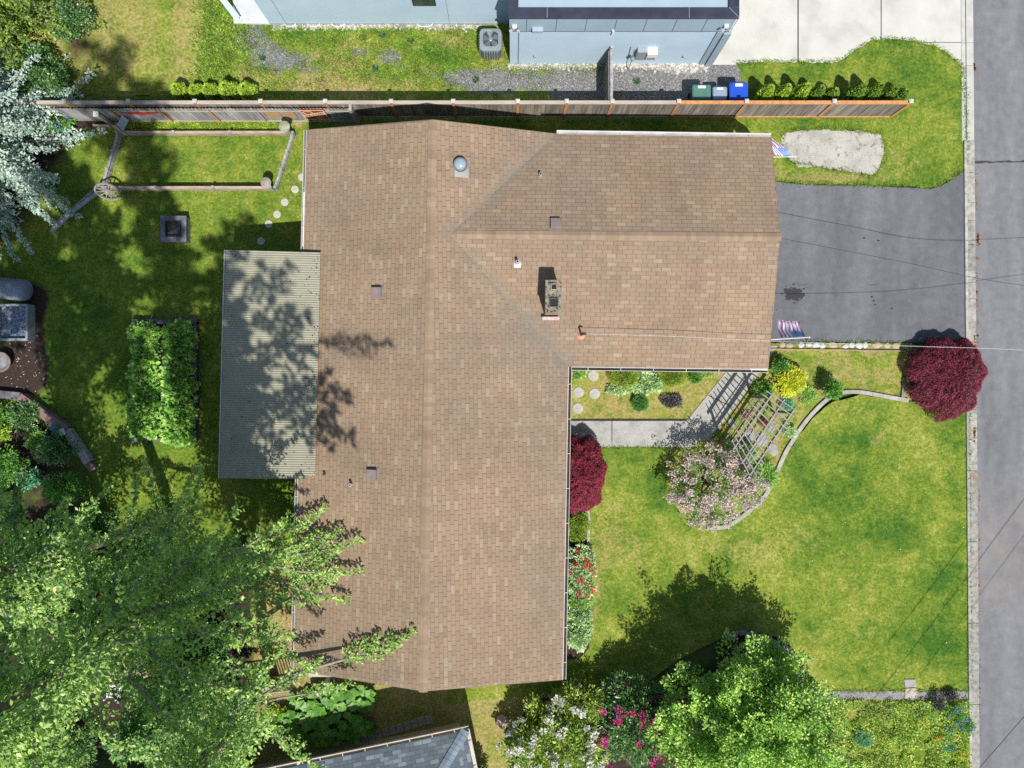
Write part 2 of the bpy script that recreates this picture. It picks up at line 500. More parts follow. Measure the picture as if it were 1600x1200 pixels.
def fir_tree(name, label, cat, base, top, r0, z0, seed, lmat, group=None, nb=90, extras=(), prof=1.1, zlow=None, leaf=.15, dense=1.0, droop=.2, gap_dir=None, squash=1.0, topcoarse=15.0, prf=None, tipm=None, thin=0.0):
    rg = np.random.default_rng(seed); base = Vector(base); top = Vector(top); H = top.z
    root = thing(name, base, label, cat, group)
    tr = MB(); pts = [base.lerp(top, t) + Vector((.25 * math.sin(t * 5 + seed), .25 * math.cos(t * 4 + seed), 0)) * (t > 0) * (1 - t) for t in [i / 10 for i in range(11)]]
    pts[0].z -= .1
    tr.tube(pts, [(.23 * (1 - i / 10) + .03) * min(1, H / 26) for i in range(11)], 9)
    def axis(z): return base.lerp(top, min(1, max(0, z / H)))
    br = tr; br.cm = 1; LP = []; LD = []; LL = []; MI = []
    def branch(p0, p1, wmax, coarse, bare=.12, droop=droop, tipp=0.0):
        def seen(p):
            k = FP / max(1.0, CH - p[2]); return p[2] < 27 and abs(p[0]) * k < 840 and abs(p[1]) * k < 640
        coarse = not (seen(p0) or seen(p1))
        p0 = np.array(p0); p1 = np.array(p1); d = p1 - p0; Lb = np.linalg.norm(d); d0 = d / Lb
        side = np.cross(d0, [0, 0, 1.]); side /= np.linalg.norm(side)
        def at(t): return p0 + d * t + np.array([0, 0, 1.]) * (droop * Lb * (t - t * t)) + side * (.05 * Lb * math.sin(t * 4 + seed))
        br.tube([at(t) for t in (0, .3, .6, .85, 1)], [.014 * Lb + .012, .01 * Lb + .01, .006 * Lb + .008, .008, .004], 5, cap=False)
        step = .17 / dense if not coarse else .34
        k = max(4, int(Lb * (1 - bare) / step))
        for i in range(k + 1):
            t = bare + (1 - bare) * i / k
            env = (math.sin(min(1, (t - bare) / (1 - bare) * 1.15 + .12) * math.pi) ** .6) if t < .99 else .15
            for sgn in (-1, 1):
                tl = wmax * env * rg.uniform(.55, 1.1)
                ang = math.radians(rg.uniform(30, 52))
                td = d0 * math.cos(ang) + side * sgn * math.sin(ang) + np.array([0, 0, rg.uniform(-.25, .12)])
                td /= np.linalg.norm(td)
                q0 = at(t)
                nn = max(1, int(tl / (.105 if not coarse else .2)))
                lift = rg.uniform(-.12, .12)
                for j in range(nn + 1):
                    s = j / max(1, nn)
                    q = q0 + td * tl * s + np.array([0, 0, -.25 * tl * s * s + lift])
                    for _ in range(5 if not coarse else 5):
                        LP.append(q + rg.normal(size=3) * .035)
                        LD.append(td * rg.uniform(.2, 1.) + rg.normal(size=3) * .55 + np.array([0, 0, .15]))
                        MI.append(1 if ((j == nn or t > .93) and rg.uniform() < .8) or rg.uniform() < tipp else 0)
                        LL.append(leaf * rg.uniform(.65, 1.3) * (1.0 if not coarse else 2.3))
    for i in range(nb):
        f = (i + rg.uniform(0, 1)) / nb
        z = z0 + (H - z0) * (1 - (1 - f) ** .85) * .985
        az = i * 2.39996 + rg.uniform(-.4, .4)
        if thin and z < 15 and rg.uniform() < thin: continue
        if gap_dir is not None and math.cos(az - gap_dir) > .75 and z < 9: continue
        r = r0 * (1 - ((z - z0 * .3) / (H - z0 * .3)) ** prof) * rg.uniform(.62, 1.08) + .25
        if prf: r = float(np.interp(z, [q[0] for q in prf], [q[1] for q in prf])) * rg.uniform(.6, 1.1)
        a = axis(z)
        e = Vector((math.cos(az) * r, math.sin(az) * r * squash, r * rg.uniform(-.3, .02)))
        branch(a, a + e, min(.72, .12 * r + .17) * (1.15 if thin else 1), z > topcoarse)
    for (zs, tip, w, bare) in extras:
        branch(axis(zs), Vector(tip), w, tip[2] > topcoarse, bare, droop * (.15 if tip[2] < 5.5 else 1), .6)
    br.build("trunk", [BARK, TWIG], root, smooth=True)
    for _ in range(int(H * 330)):
        z = rg.uniform(z0, min(H - 1, 24)); a = axis(z); q = rg.normal(size=3); q[2] *= .3; q /= np.linalg.norm(q)
        rr = rg.uniform(.3, 1.05) * min(1, (H - z) / 5); LP.append(np.array(a) + q * rr); LD.append(q + rg.normal(size=3) * .6); LL.append(leaf * rg.uniform(.7, 1.4)); MI.append(1 if rr > .7 else 0)
    LP = np.array(LP); LD = np.array(LD); LL = np.array(LL)
    leaf_mesh("crown", LP, LD, LL, LL * .52, [lmat, tipm or lmat], root, seed, mi=MI)
    return root

def clump_pts(rg, c, R, ncl, nl, spread, hollow=.55, zmin=None, top_only=True, flat=.8, elong=0.0):
    """leaf bases and directions on clumps spread through a dome-shaped crown"""
    c = np.array(c, float); R = np.array(R, float)
    P = []; D = []; K = []
    for i in range(ncl):
        d = rg.normal(size=3); d /= np.linalg.norm(d)
        if top_only: d[2] = abs(d[2]) * 1.1 - .25
        rr = hollow + (1 - hollow) * rg.uniform(0, 1) ** .5
        k = c + d * R * rr * rg.uniform(.86, 1.08)
        s = spread * rg.uniform(.6, 1.3)
        q = rg.normal(size=(nl, 3)); q /= np.linalg.norm(q, axis=1, keepdims=True)
        q *= (rg.uniform(.35, 1, size=(nl, 1)) ** .5)
        pp = k + q * s * np.array([1, 1, flat])
        if elong:
            ax = d * .8 + rg.normal(size=3) * .35 + np.array([0, 0, .35]); w = rg.uniform(-.6, 1, size=(nl, 1)); pp = k + q * s * np.array([1, 1, flat]) * (1.15 - .8 * np.abs(w)) + ax * s * elong * w * rg.uniform(.5, 1.4)
        P.append(pp); D.append(q + d * .6 + rg.normal(size=(nl, 3)) * .35); K.append(k)
    P = np.concatenate(P); D = np.concatenate(D)
    if zmin is not None:
        ok = P[:, 2] > zmin; P = P[ok]; D = D[ok]
    return P, D, np.array(K)

def shrub(name, label, cat, base, R, h, seed, lmat, ncl=60, nl=60, spread=.22, leaf=.09, wid=.5, group=None, stems=5, cz=None, hollow=.55, flowers=None, flat=.8, stem_r=.03, partname="foliage", tilt=None, elong=0.0):
    """base at ground; R=(rx,ry); h=height. flowers=(material, count, petals, size, spread)"""
    rg = np.random.default_rng(seed); base = Vector(base)
    root = thing(name, base, label, cat, group)
    cz = h * .5 if cz is None else cz
    c = base + Vector((0, 0, cz))
    P, D, K = clump_pts(rg, c, (R[0] - spread * .6, R[1] - spread * .6, h - cz - spread * .4), ncl, nl, spread, hollow, zmin=.02, flat=flat, elong=elong)
    L = leaf * rg.uniform(.65, 1.3, size=len(P))
    leaf_mesh(partname, P, D, L, L * wid, lmat, root, seed)
    st = MB()
    for i in range(stems):
        k = K[rg.integers(len(K))]
        b = base + Vector((rg.normal() * R[0] * .06, rg.normal() * R[1] * .06, -.03))
        mid = b.lerp(Vector(k), .5) + Vector((0, 0, .12 * h))
        st.tube([b, mid, Vector(k)], [stem_r, stem_r * .7, stem_r * .3], 5)
    if stems: st.build("stem" if h < 2.6 else "trunk", BARK, root)
    if flowers:
        fm, cnt, pet, fs, fsp = flowers
        FP_ = []; FD = []
        top = K[K[:, 2] > np.percentile(K[:, 2], 25)]
        for i in range(cnt):
            k = top[rg.integers(len(top))]
            d = k - np.array(c); d /= (np.linalg.norm(d) + 1e-6)
            q = k + d * spread * 1.0 + rg.normal(size=3) * spread * .4
            q[2] = max(q[2], .15)
            for _ in range(pet):
                v = rg.normal(size=3); v[2] = abs(v[2]) * .8; v /= np.linalg.norm(v)
                FP_.append(q + v * fsp * rg.uniform(.3, 1)); FD.append(v + rg.normal(size=3) * .5)
        FL = fs * rg.uniform(.7, 1.3, size=len(FP_))
        leaf_mesh("blossom", np.array(FP_), np.array(FD), FL, FL * .8, fm, root, seed + 5)
    return root
# ================================================================ SETTING
GRASS = groundmat("lawn_grass")
SHADY = groundmat("shady_lawn_grass", gshade=.8)
# base ground to the horizon
m_far = surf("far_ground", [(.03, .06, .015), (.07, .11, .025), (.12, .14, .05)], .35, 8, 1, .5, 4, spec=.1)
b = MB(); b.add([(-500, -500, -.16), (500, -500, -.16), (500, 500, -.16), (-500, 500, -.16)], [(0, 1, 2, 3)])
tag(b.build("ground", m_far), kind='structure')

def fill(r=.5, g=0., b_=0., a=0.): return lambda x, y: (r, g, b_, a)

# north strip between the fence and the neighbour, gravel grown over with weeds
def p_strip(x, y):
    r, g, b_, a = .42, .36, .3, 0.
    n_ = mnoise.noise(Vector((x / 22, y / 12, 1.5))); b_ += .3 * n_; g += .4 * mnoise.noise(Vector((x / 30, y / 14, 7.5)))
    if x > 860: b_ = .55
    if x > 980: b_ = .72
    for c in ((400, 72, 45, 30, 30), (455, 95, 40, 14, 5), (560, 78, 22, 6, 0), (655, 112, 42, 8, 8), (740, 122, 40, 14, 8), (790, 125, 80, 18, 0), (610, 90, 30, 10, 0), (1100, 118, 60, 22, 0), (1040, 120, 60, 22, 0), (905, 132, 60, 16, 0), (975, 112, 30, 16, 0), (1140, 105, 40, 18, 0), (1070, 140, 60, 18, 0)):
        b_ += .62 * blob(x, y, *c)
    for c in ((540, 92, 60, 16, 0), (930, 118, 30, 12, 0), (500, 130, 60, 14, 0), (700, 60, 30, 10, 0), (600, 132, 160, 12, 0), (380, 118, 40, 16, 0)):
        g += .5 * blob(x, y, *c)
    for c in ((680, 85, 60, 24, 15), (470, 55, 60, 14, 0), (1020, 112, 26, 10, 0), (620, 120, 50, 14, 0)):
        r += .5 * blob(x, y, *c); b_ -= .35 * blob(x, y, *c)
    if x < 345: r = .75
    return r, g, b_, a
sheet("gravel_strip", [(318, -60), (1165, -60), (1165, 98), (1158, 182), (60, 182), (60, 150), (316, 150)], -.008, GRASS, p_strip, .22)
# pale cut lawn far up
def p_tan(x, y):
    g = .62 + .06 * math.sin(x * .16) - .25 * blob(x, y, 250, 20, 12, 120) - .25 * blob(x, y, 200, 140, 90, 26)
    return (.38 + .25 * (x < 180), g, 0, .55 * blob(x, y, 120, 80, 32, 60) + .35 * blob(x, y, 115, 30, 30, 50))
sheet("dry_lawn", jag([(-160, -260), (318, -260), (318, 150), (-160, 150)], 1.5, 8, 3), -.012, GRASS, p_tan, .3)
# back lawn, pen and west yard
def p_back(x, y):
    r = .62; g = .12; a = 0.
    r += .25 * blob(x, y, 160, 560, 130, 220)
    for c in ((260, 235, 80, 25, 0), (380, 245, 60, 30, 10), (385, 330, 50, 20, 0), (300, 255, 60, 12, 0), (455, 200, 22, 16, 0)):
        g += .2 * blob(x, y, *c)
    g += .75 * blob(x, y, 468, 186, 20, 12) + .35 * blob(x, y, 455, 300, 20, 50)
    for c in ((55, 465, 28, 24, 0), (40, 575, 42, 30, 0), (58, 520, 14, 50, 0), (20, 560, 30, 40, 0), (30, 600, 40, 12, 0), (20, 690, 80, 50, 0), (70, 200, 60, 70, 0), (0, 300, 70, 110, 0), (60, 900, 160, 200, 0), (200, 1080, 260, 170, 0), (300, 950, 120, 80, 0), (130, 190, 60, 12, 0)):
        a += .95 * blob(x, y, *c)
    if x > 395 and y > 880: g += .75; a *= .3
    if x > 395 and y > 980: a = max(a, .5)
    return r, g, .0, a
sheet("back_lawn", [(-300, 182), (545, 182), (545, 1420), (-300, 1420)], -.004, GRASS, p_back, .3)
# strip between the fence and the house, running round the end of the fence to the kerb
def p_north(x, y):
    g = .15 + .6 * blob(x, y, 1290, 278, 90, 12) + .35 * blob(x, y, 1400, 245, 60, 40) + .3 * blob(x, y, 1430, 75, 60, 20) + .3 * blob(x, y, 1210, 262, 20, 20)
    a = .25 * blob(x, y, 1330, 270, 60, 10) + .5 * blob(x, y, 1425, 170, 12, 8)
    return (.72 - .2 * blob(x, y, 1400, 210, 60, 60), g, 0, a)
hook = [(545, 182), (1158, 182), (1157, 110), (1150, 99), (1200, 97), (1298, 98), (1318, 92), (1340, 76), (1362, 63), (1395, 61), (1430, 64), (1458, 71), (1482, 84), (1503, 105), (1508, 150), (1510, 255), (1503, 268), (1488, 278), (1468, 290), (1455, 294), (1400, 291), (1330, 289), (1260, 288), (1215, 283), (1195, 290), (545, 290)]
sheet("side_lawn", jag(hook, 1.3, 7, 5), 0.0, GRASS, p_north, .25)
# front lawn
def p_front(x, y):
    r = .5; g = .13
    for c in ((1240, 720, 34, 26, 30), (1290, 770, 50, 26, 40), (1350, 810, 70, 32, 30), (1400, 840, 60, 30, 20), (1495, 870, 16, 160, 0), (1020, 740, 50, 26, 20), (1035, 780, 40, 26, 40), (985, 710, 30, 12, 0), (1340, 750, 60, 20, 45), (1470, 930, 50, 60, 0), (1450, 1010, 60, 40, 0), (1280, 860, 40, 20, 0), (1330, 690, 60, 15, 0), (1500, 640, 8, 60, 0)):
        r += .42 * blob(x, y, *c)
    for c in ((1330, 640, 90, 22, 8), (935, 900, 22, 90, 0), (990, 880, 60, 40, 30), (965, 800, 40, 60, 0), (1385, 680, 45, 14, -20), (1405, 770, 16, 12, 0), (1340, 920, 60, 30, 0), (1350, 985, 50, 24, 0), (1250, 830, 60, 30, 20), (1265, 1000, 40, 30, 0), (1375, 1072, 40, 7, 0), (1100, 850, 90, 30, 0), (1190, 880, 70, 40, 0), (925, 960, 14, 60, 0), (1370, 688, 16, 6, 0), (1490, 735, 18, 30, 0)):
        g += .3 * blob(x, y, *c)
    return r, g, 0, 0
fl = [(878, 690), (1048, 690), (1048, 770), (1060, 800), (1100, 822), (1140, 820), (1180, 795), (1205, 762), (1222, 722), (1247, 683), (1275, 648), (1300, 628), (1345, 617), (1420, 627), (1514, 627), (1514, 1080), (1265, 1082), (1256, 1050), (1240, 1018), (1215, 998), (1180, 990), (1130, 996), (1060, 1030), (1000, 1075), (780, 1090), (700, 1100), (700, 1000), (800, 1000), (878, 1000)]
sheet("front_lawn", jag(fl, .8, 7, 7), 0.004, GRASS, p_front, .22)
# strip between the two south houses
def p_gap(x, y):
    return (.42, .7 + .3 * mnoise.noise(Vector((x / 20, y / 20, 9))), 0, .35 * (x < 640) + .5 * blob(x, y, 850, 1085, 60, 30))
sheet("side_path_grass", [(540, 1040), (1010, 1040), (1010, 1420), (540, 1420)], -.002, GRASS, p_gap, .3)
# mossy front flower beds
def p_bed(x, y):
    g = .66 + .45 * mnoise.noise(Vector((x / 14, y / 14, 3))); a = .12
    g -= .5 * blob(x, y, 905, 580, 20, 18); a += .3 * blob(x, y, 1060, 640, 40, 14)
    return (.42, g, 0, a)
sheet("flower_bed", [(870, 560), (1150, 560), (1132, 586), (1076, 657), (870, 657)], 0.0, GRASS, p_bed, .2)
def p_bed2(x, y):
    g = .55 + .5 * mnoise.noise(Vector((x / 18, y / 18, 5))) - .3 * blob(x, y, 1240, 560, 30, 20)
    a = .2 * blob(x, y, 1375, 580, 30, 20) + .5 * blob(x, y, 1180, 640, 30, 40) + .4 * blob(x, y, 1270, 600, 16, 14)
    return (.5, g, 0, a)
kerb2 = [(1418, 626), (1380, 619), (1345, 613), (1318, 613), (1296, 621), (1276, 638), (1256, 661), (1240, 685), (1226, 708), (1214, 735), (1203, 760), (1190, 780), (1165, 802), (1135, 822), (1104, 824)]
ks = smooth_poly(kerb2, False, 4)
sheet("planted_bed", [(1190, 536), (1425, 536), (1425, 626)] + ks[1:] + [(1066, 808), (1050, 780), (1042, 750), (1042, 698), (1075, 697), (1132, 640), (1190, 560)], 0.008, GRASS, p_bed2, .2)
# bed along the house front
sheet("border_bed", [(870, 780), (921, 784), (921, 1012), (905, 1030), (870, 1030)], 0.01, GRASS, fill(.3, .3, 0, .8), .3)
# shrub bed at the south, black stone and soil
sheet("shrub_bed", jag([(1000, 1100), (1090, 1070), (1125, 1030), (1140, 996), (1180, 987), (1215, 996), (1242, 1016), (1258, 1050), (1270, 1090), (1300, 1092), (1300, 1250), (800, 1250), (808, 1130), (840, 1090)], 2, 9, 11), 0.012, GRASS, fill(.3, .2, .0, .95), .3)
# meadow patch and gravel strip by the kerb
def p_mead(x, y):
    return (.6, .28 + .35 * blob(x, y, 1330, 1105, 60, 18) + .4 * blob(x, y, 1300, 1170, 30, 40), 0, .25)
sheet("meadow_bed", [(1290, 1088), (1514, 1088), (1514, 1420), (1290, 1420)], 0.006, GRASS, p_mead, .25)
m_grav = surf("fine_gravel", [(.19, .18, .175), (.32, .31, .30)], 9, 6, 1, .8, 60, fine=.35, fscale=45)
sheet("gravel_path", jag([(1262, 1083), (1300, 1079), (1400, 1080), (1513, 1080), (1513, 1093), (1420, 1094), (1330, 1092), (1275, 1098)], 1.2, 6, 3), 0.016, m_grav, None, .5)
# white pebbles along the neighbour's wall
m_peb_s = surf("pebble_bed", [(.2, .19, .18), (.36, .34, .32)], 22, 4, 1, .8, 50)
sheet("pebble_strip", jag([(425, 38), (750, 38), (752, 46), (600, 44), (425, 45)], 1.2, 5, 3), 0.002, m_peb_s, None, .5)
sheet("pebble_strip", jag([(793, 98), (1110, 98), (1100, 108), (1075, 117), (1050, 112), (1000, 106), (900, 107), (793, 108)], 1.2, 5, 4), 0.002, m_peb_s, None, .5)

# concrete
m_conc = surf("light_concrete", [A(212, 211, 202), A(232, 230, 220), A(240, 238, 230)], .9, 8, .8, .25, 50, fine=.04, fscale=30, blotch=((.3, .28, .2, 1), .5, .66, .3))
b = MB(); b.cm = 0
for (x0, y0, x1, y1) in ((1090, -300, 1246, 101), (1248, -300, 1376.2, 101), (1377.6, -300, 1503, 65.4), (1377.6, 66.6, 1503, 130)):
    p, q = px(x0, y0), px(x1, y1)
    b.prism([(p.x, q.y), (q.x, q.y), (q.x, p.y), (p.x, p.y)], -.12, -.002)
tag(b.build("concrete_driveway", m_conc, bevel=.006), kind='structure')
b = MB(); p, q = px(1085, -310), px(1504, 135)
b.prism([(p.x, q.y), (q.x, q.y), (q.x, p.y), (p.x, p.y)], -.14, -.03)
tag(b.build("driveway_joint_bed", surf("joint", [(.06, .06, .055), (.1, .1, .09)], 5)), kind='structure')
# kerb: pieces with joints
m_kerb_old = surf("old_kerb", [(.18, .175, .15), (.30, .29, .26), (.38, .37, .34)], 6, 6, .95, .5, 50, fine=.25, fscale=50, blotch=((.35, .16, .05, 1), 1.2, .66, .12), island=.18)
m_kerb_new = surf("new_kerb", [A(205, 204, 196), A(228, 226, 218)], 3, 6, .9, .2, 50, fine=.05, island=.06)
def kerb_run(name, ys, xl, xr, mat, z=.05):
    b = MB()
    for i in range(len(ys) - 1):
        y0, y1 = ys[i], ys[i + 1]
        def X(x, y): return px(x + (y - 100) * .0085, y)
        a0, a1 = X(xl, y0 + .25), X(xl, y1 - .25); c0, c1 = X(xr, y0 + .25), X(xr, y1 - .25)
        b.prism([(a1.x, a1.y), (c1.x, c1.y), (c0.x, c0.y), (a0.x, a0.y)], -.2, z)
    return tag(b.build(name, mat, bevel=.012), kind='structure')
kerb_run("kerb", [-300, -150, 67, 103, 220], 1509, 1520.5, m_kerb_new)
kerb_run("kerb", [220, 270, 303, 344, 382, 422, 467, 534, 640, 735, 846, 973, 1100, 1230, 1420], 1506, 1511.5, m_kerb_new, .075) if False else None
kerb_run("kerb", [220, 270, 316, 344, 382, 422, 467, 534, 640, 735, 846, 973, 1100, 1230, 1420], 1505, 1521, m_kerb_old, .045)
kerb_run("kerb_lip", [220, 303, 422, 534, 640, 735, 846, 973, 1100, 1230, 1420], 1504.2, 1508.5, surf("kerb_lip", [(.24, .24, .22), (.42, .41, .38)], 5, 5, .95, .4, 40, fine=.2, island=.15), .075)
kerb_run("gutter_strip", [-300, -150, 67, 103, 220], 1502, 1508.6, m_kerb_new, .02)
# road
def roadmat(name, base, tan=True):
    m, nt, bs = nmat(name)
    ge = N(nt, "ShaderNodeNewGeometry"); vec = ge.outputs["Position"]
    mp = N(nt, "ShaderNodeMapping"); mp.inputs["Scale"].default_value = (1, .22, 1); nt.links.new(vec, mp.inputs[0])
    n1 = noise(nt, mp.outputs[0], .9, 5, .6); n2 = noise(nt, vec, 3, 6, .6); n3 = noise(nt, vec, 55, 2, .8)
    col = ramp(nt, n1, [(.3, tuple(c * .78 for c in base)), (.5, base), (.72, tuple(c * 1.25 for c in base))])
    col = mix(nt, 1.0, col, ramp(nt, n2, [(.3, (.86,) * 3), (.7, (1.12,) * 3)]), 'MULTIPLY')
    col = mix(nt, 1.0, col, ramp(nt, n3, [(.25, (.72,) * 3), (.75, (1.35,) * 3)]), 'MULTIPLY')
    if tan:
        sp = N(nt, "ShaderNodeSeparateXYZ"); nt.links.new(vec, sp.inputs[0])
        fy = ramp(nt, mth(nt, 'MULTIPLY_ADD', sp.outputs[1], .05, .75), [(.24, (0,) * 3), (.36, (1,) * 3), (.48, (1,) * 3), (.6, (0,) * 3)])
        ff = mth(nt, 'MULTIPLY', mth(nt, 'MULTIPLY', fy, ramp(nt, noise(nt, vec, .7, 5), [(.35, (0,) * 3), (.7, (1,) * 3)])), .5)
        col = mix(nt, ff, col, (.29, .24, .195, 1))
    # thin cracks
    mu = N(nt, "ShaderNodeTexVoronoi", feature='DISTANCE_TO_EDGE'); mu.inputs["Scale"].default_value = .16
    wv = mix(nt, .12, vec, N(nt, "ShaderNodeTexNoise").outputs["Color"])
    nt.links.new(vec, mu.inputs["Vector"])
    nt.links.new(col, bs.inputs["Base Color"]); bs.inputs["Roughness"].default_value = .9; bs.inputs["Specular IOR Level"].default_value = .2
    bump(nt, bs, n3, .5, .01)
    return m
m_road = roadmat("road_asphalt", (.165, .168, .178))
b = MB(); b.add([(17.9, -300, -.02), (60, -300, -.02), (60, 300, -.02), (17.9, 300, -.02)], [(0, 1, 2, 3)])
tag(b.build("road", m_road), kind='structure')
# crack sealing across the road
b = MB(); r = random.Random(5)
y = 253; pts = []
x = 1523
up = []; dn = []
while x < 1700:
    c = y + r.uniform(-.6, .6) - (x - 1523) * .01
    w = r.uniform(.6, 2.2)
    up.append(px(x, c - w)); dn.append(px(x, c + w)); x += 6
b.prism([(p.x, p.y) for p in dn] + [(p.x, p.y) for p in up[::-1]], -.03, -.014)
tag(b.build("road_crack", surf("crack_tar", [(.035, .033, .03), (.07, .065, .06)], 20)), kind='structure')
# rusty leaf litter line by the gutter
b = MB(); r = random.Random(8)
for (y0, y1, n, x0) in ((1030, 1150, 240, 1527), (100, 112, 30, 1521), (262, 330, 30, 1524), (364, 384, 50, 1527), (525, 545, 30, 1522), (1095, 1200, 100, 1524), (668, 690, 40, 1521), (400, 560, 50, 1526), (740, 1000, 60, 1528)):
    for _ in range(n):
        p = px(x0 + abs(r.gauss(0, 2.2)), r.uniform(y0, y1), .03 if x0 < 1523 else -.008); s = r.uniform(.02, .06); t = r.uniform(0, 3)
        b.add([p + Vector((math.cos(t + k * 1.57) * s * (1 if k % 2 else .5), math.sin(t + k * 1.57) * s * (1 if k % 2 else .5), .03 * (x0 < 1523))) for k in range(4)], [(0, 1, 2, 3)])
tag(b.build("leaf_litter", surf("rust_litter", [(.18, .08, .035), (.34, .17, .07)], 20, island=.4)), kind='stuff', label="rust coloured leaf litter lying in the gutter along the kerb")
# asphalt driveway
m_drive = roadmat("driveway_asphalt", (.128, .132, .145), False)
sheet("driveway", [(1185, 284), (1215, 284), (1260, 289), (1330, 290), (1400, 292), (1455, 295), (1470, 291), (1488, 280), (1504, 268), (1508, 268), (1511, 534), (1425, 535), (1185, 533)], 0.006, m_drive, None, .6)
m_oil = surf("oil_stain", [(.015, .015, .02), (.03, .03, .036)], 12, 4, .6, spec=.4)
b = MB(); r = random.Random(2)
def splat(c, R, n, z=.011):
    pts = []
    for k in range(n):
        t = 2 * math.pi * k / n; q = R * r.uniform(.6, 1.15)
        pts.append((c.x + q * 1.15 * math.cos(t), c.y + q * .8 * math.sin(t)))
    b.prism(pts, .002, z)
splat(px(1239, 460), .36, 40)
for _ in range(30):
    splat(px(1239 + r.gauss(0, 12), 460 + r.gauss(0, 9)), r.uniform(.02, .06), 8, .0105)
for q in ((1365, 470), (1362, 464), (1393, 482), (1367, 476), (1350, 372), (1372, 376)): splat(px(*q), .05, 9, .0105)
tag(b.build("oil_stain", m_oil), kind='structure')
m_tyre = surf("tyre_mark", [(.05, .05, .056), (.085, .085, .095)], 12)
b = MB()
for (cx, cy) in ((1255, 440), (1364, 440)):
    pts = []
    for k in range(13):
        t = math.radians(200 + k * 140 / 12); pts.append((t, 9.5 - abs(k - 6) * .12))
    o = [px(cx + 9.5 * math.cos(t), cy - 6 * math.sin(t)) for t, _ in pts]
    i_ = [px(cx + 9.0 * math.cos(t), cy - (6 - 1.2 * (1 - abs(k - 6) / 6)) * math.sin(t)) for k, (t, _) in enumerate(pts)]
    b.prism([(p.x, p.y) for p in o] + [(p.x, p.y) for p in i_[::-1]], .002, .0108)
tag(b.build("tyre_mark", m_tyre), kind='structure')
# cracked old concrete pad
m_pad = surf("old_concrete_pad", [(.31, .30, .275), (.40, .385, .35), (.45, .435, .40)], 1.6, 8, .9, .4, 40, fine=.12, fscale=30, blotch=((.13, .115, .095, 1), 3.5, .56, .16))
sheet("concrete_pad", jag([(1228, 207), (1262, 204), (1300, 203), (1355, 206), (1378, 212), (1381, 240), (1376, 262), (1362, 274), (1335, 270), (1290, 262), (1248, 260), (1232, 250), (1223, 232), (1222, 214)], 2, 7, 9), 0.012, m_pad, None, .5)
# exposed aggregate path from the drive to the door
m_path = surf("aggregate_path", [(.26, .255, .235), (.35, .345, .32), (.40, .39, .36)], 1.8, 6, .9, .5, 70, fine=.3, fscale=42)
b = MB()
for poly in ([(870, 657.5), (955.5, 657.5), (955.5, 698), (870, 698)], [(956.5, 657.5), (1072, 657.5), (1082, 670), (1050, 698), (956.5, 698)], [(1073, 657), (1105, 617.5), (1147, 638), (1108, 686), (1076, 700), (1051, 698), (1083, 670)], [(1105.6, 616.7), (1140, 574), (1192, 574), (1147.6, 637)], [(1140.6, 573), (1165, 540), (1215, 540), (1192.6, 573)]):
    w = [px(*q) for q in poly]; b.prism([(q.x, q.y) for q in w], -.08, .035)
tag(b.build("path", m_path, bevel=.008), kind='structure')
# neighbour's white slab
b = MB(); w = [px(*q) for q in ((364, -60), (424, -60), (424, 39), (366, 38))]
b.prism([(q.x, q.y) for q in w], -.1, .1)
tag(b.build("concrete_slab", surf("white_concrete", [A(232, 236, 240), A(245, 247, 250)], 2, 5)), kind='structure')

# individual stones --------------------------------------------------------
m_step = surf("stepping_stone", [(.33, .32, .30), (.45, .44, .41)], 9, 5, .95, .6, 50, fine=.3, fscale=55)
m_step2 = surf("pale_stepping_stone", [(.38, .37, .31), (.50, .49, .43)], 4, 5, .95, .3, 50, fine=.1)
def disc(name, c, R, h, mat, label, group, cat="stepping stone"):
    b = MB(); b.lathe(c, [(R * .97, -.03), (R, 0), (R, h * .8), (R * .94, h)], 28, jit=.01, seed=int(c.x * 100))
    return tag(b.build(name, mat, origin=c), label, cat, group)
for q, l in (((927, 587), "round aggregate stepping stone nearest the garage wall gutter"), ((904, 613), "round aggregate stepping stone beside the house wall, middle row"), ((929, 615), "round aggregate stepping stone in the middle row, farther from the house wall"), ((903, 638), "round aggregate stepping stone nearest the concrete path")):
    disc("stepping_stone", px(*q), .205, .03, m_step, l, "round stepping stones in the front bed")
for q, l in (((461, 296), "pale stepping stone closest to the pen's lantern post corner"), ((445, 316), "pale stepping stone second from the fenced pen"), ((433, 335), "pale stepping stone third from the fenced pen"), ((420, 350), "pale stepping stone second from the patio cover"), ((408, 377), "pale stepping stone in the shade beside the patio cover"), ((472, 277), "pale stepping stone half under the house eave")):
    disc("stepping_stone", px(*q), .15, .025, m_step2, l, "pale stepping stones across the back lawn")
m_flag = surf("flagstone", [(.25, .24, .235), (.36, .35, .34)], 3, 6, .9, .4, 30, fine=.12)
fl_l = ("grey flagstone under the trellis, nearest the shrub rose", "grey flagstone under the middle of the wooden trellis", "grey flagstone beside the curved edging past the trellis", "grey flagstone under the trellis beside the red-leaved plant", "small grey flagstone in the bed between path and trellis")
for (q, w, h, rz), l in zip((((1171, 681), 17, 15, .7), ((1189, 687), 18, 20, .6), ((1208, 703), 15, 18, .4), ((1205, 670), 12, 9, .5), ((1143, 660), 10, 14, .6)), fl_l):
    c = px(*q); r = random.Random(int(q[0])); b = MB(); pts = []
    for k in range(9):
        t = 2 * math.pi * k / 9; e = max(abs(math.cos(t)), abs(math.sin(t))) ** -.7
        v = Matrix.Rotation(rz, 2) @ Vector((w / 80 * e * math.cos(t) * r.uniform(.9, 1.1), h / 80 * e * math.sin(t) * r.uniform(.9, 1.1)))
        pts.append((c.x + v.x, c.y + v.y))
    b.prism(pts, -.02, .035); tag(b.build("flagstone", m_flag, origin=c, bevel=.008), l, "flagstone", "flagstones under the trellis")
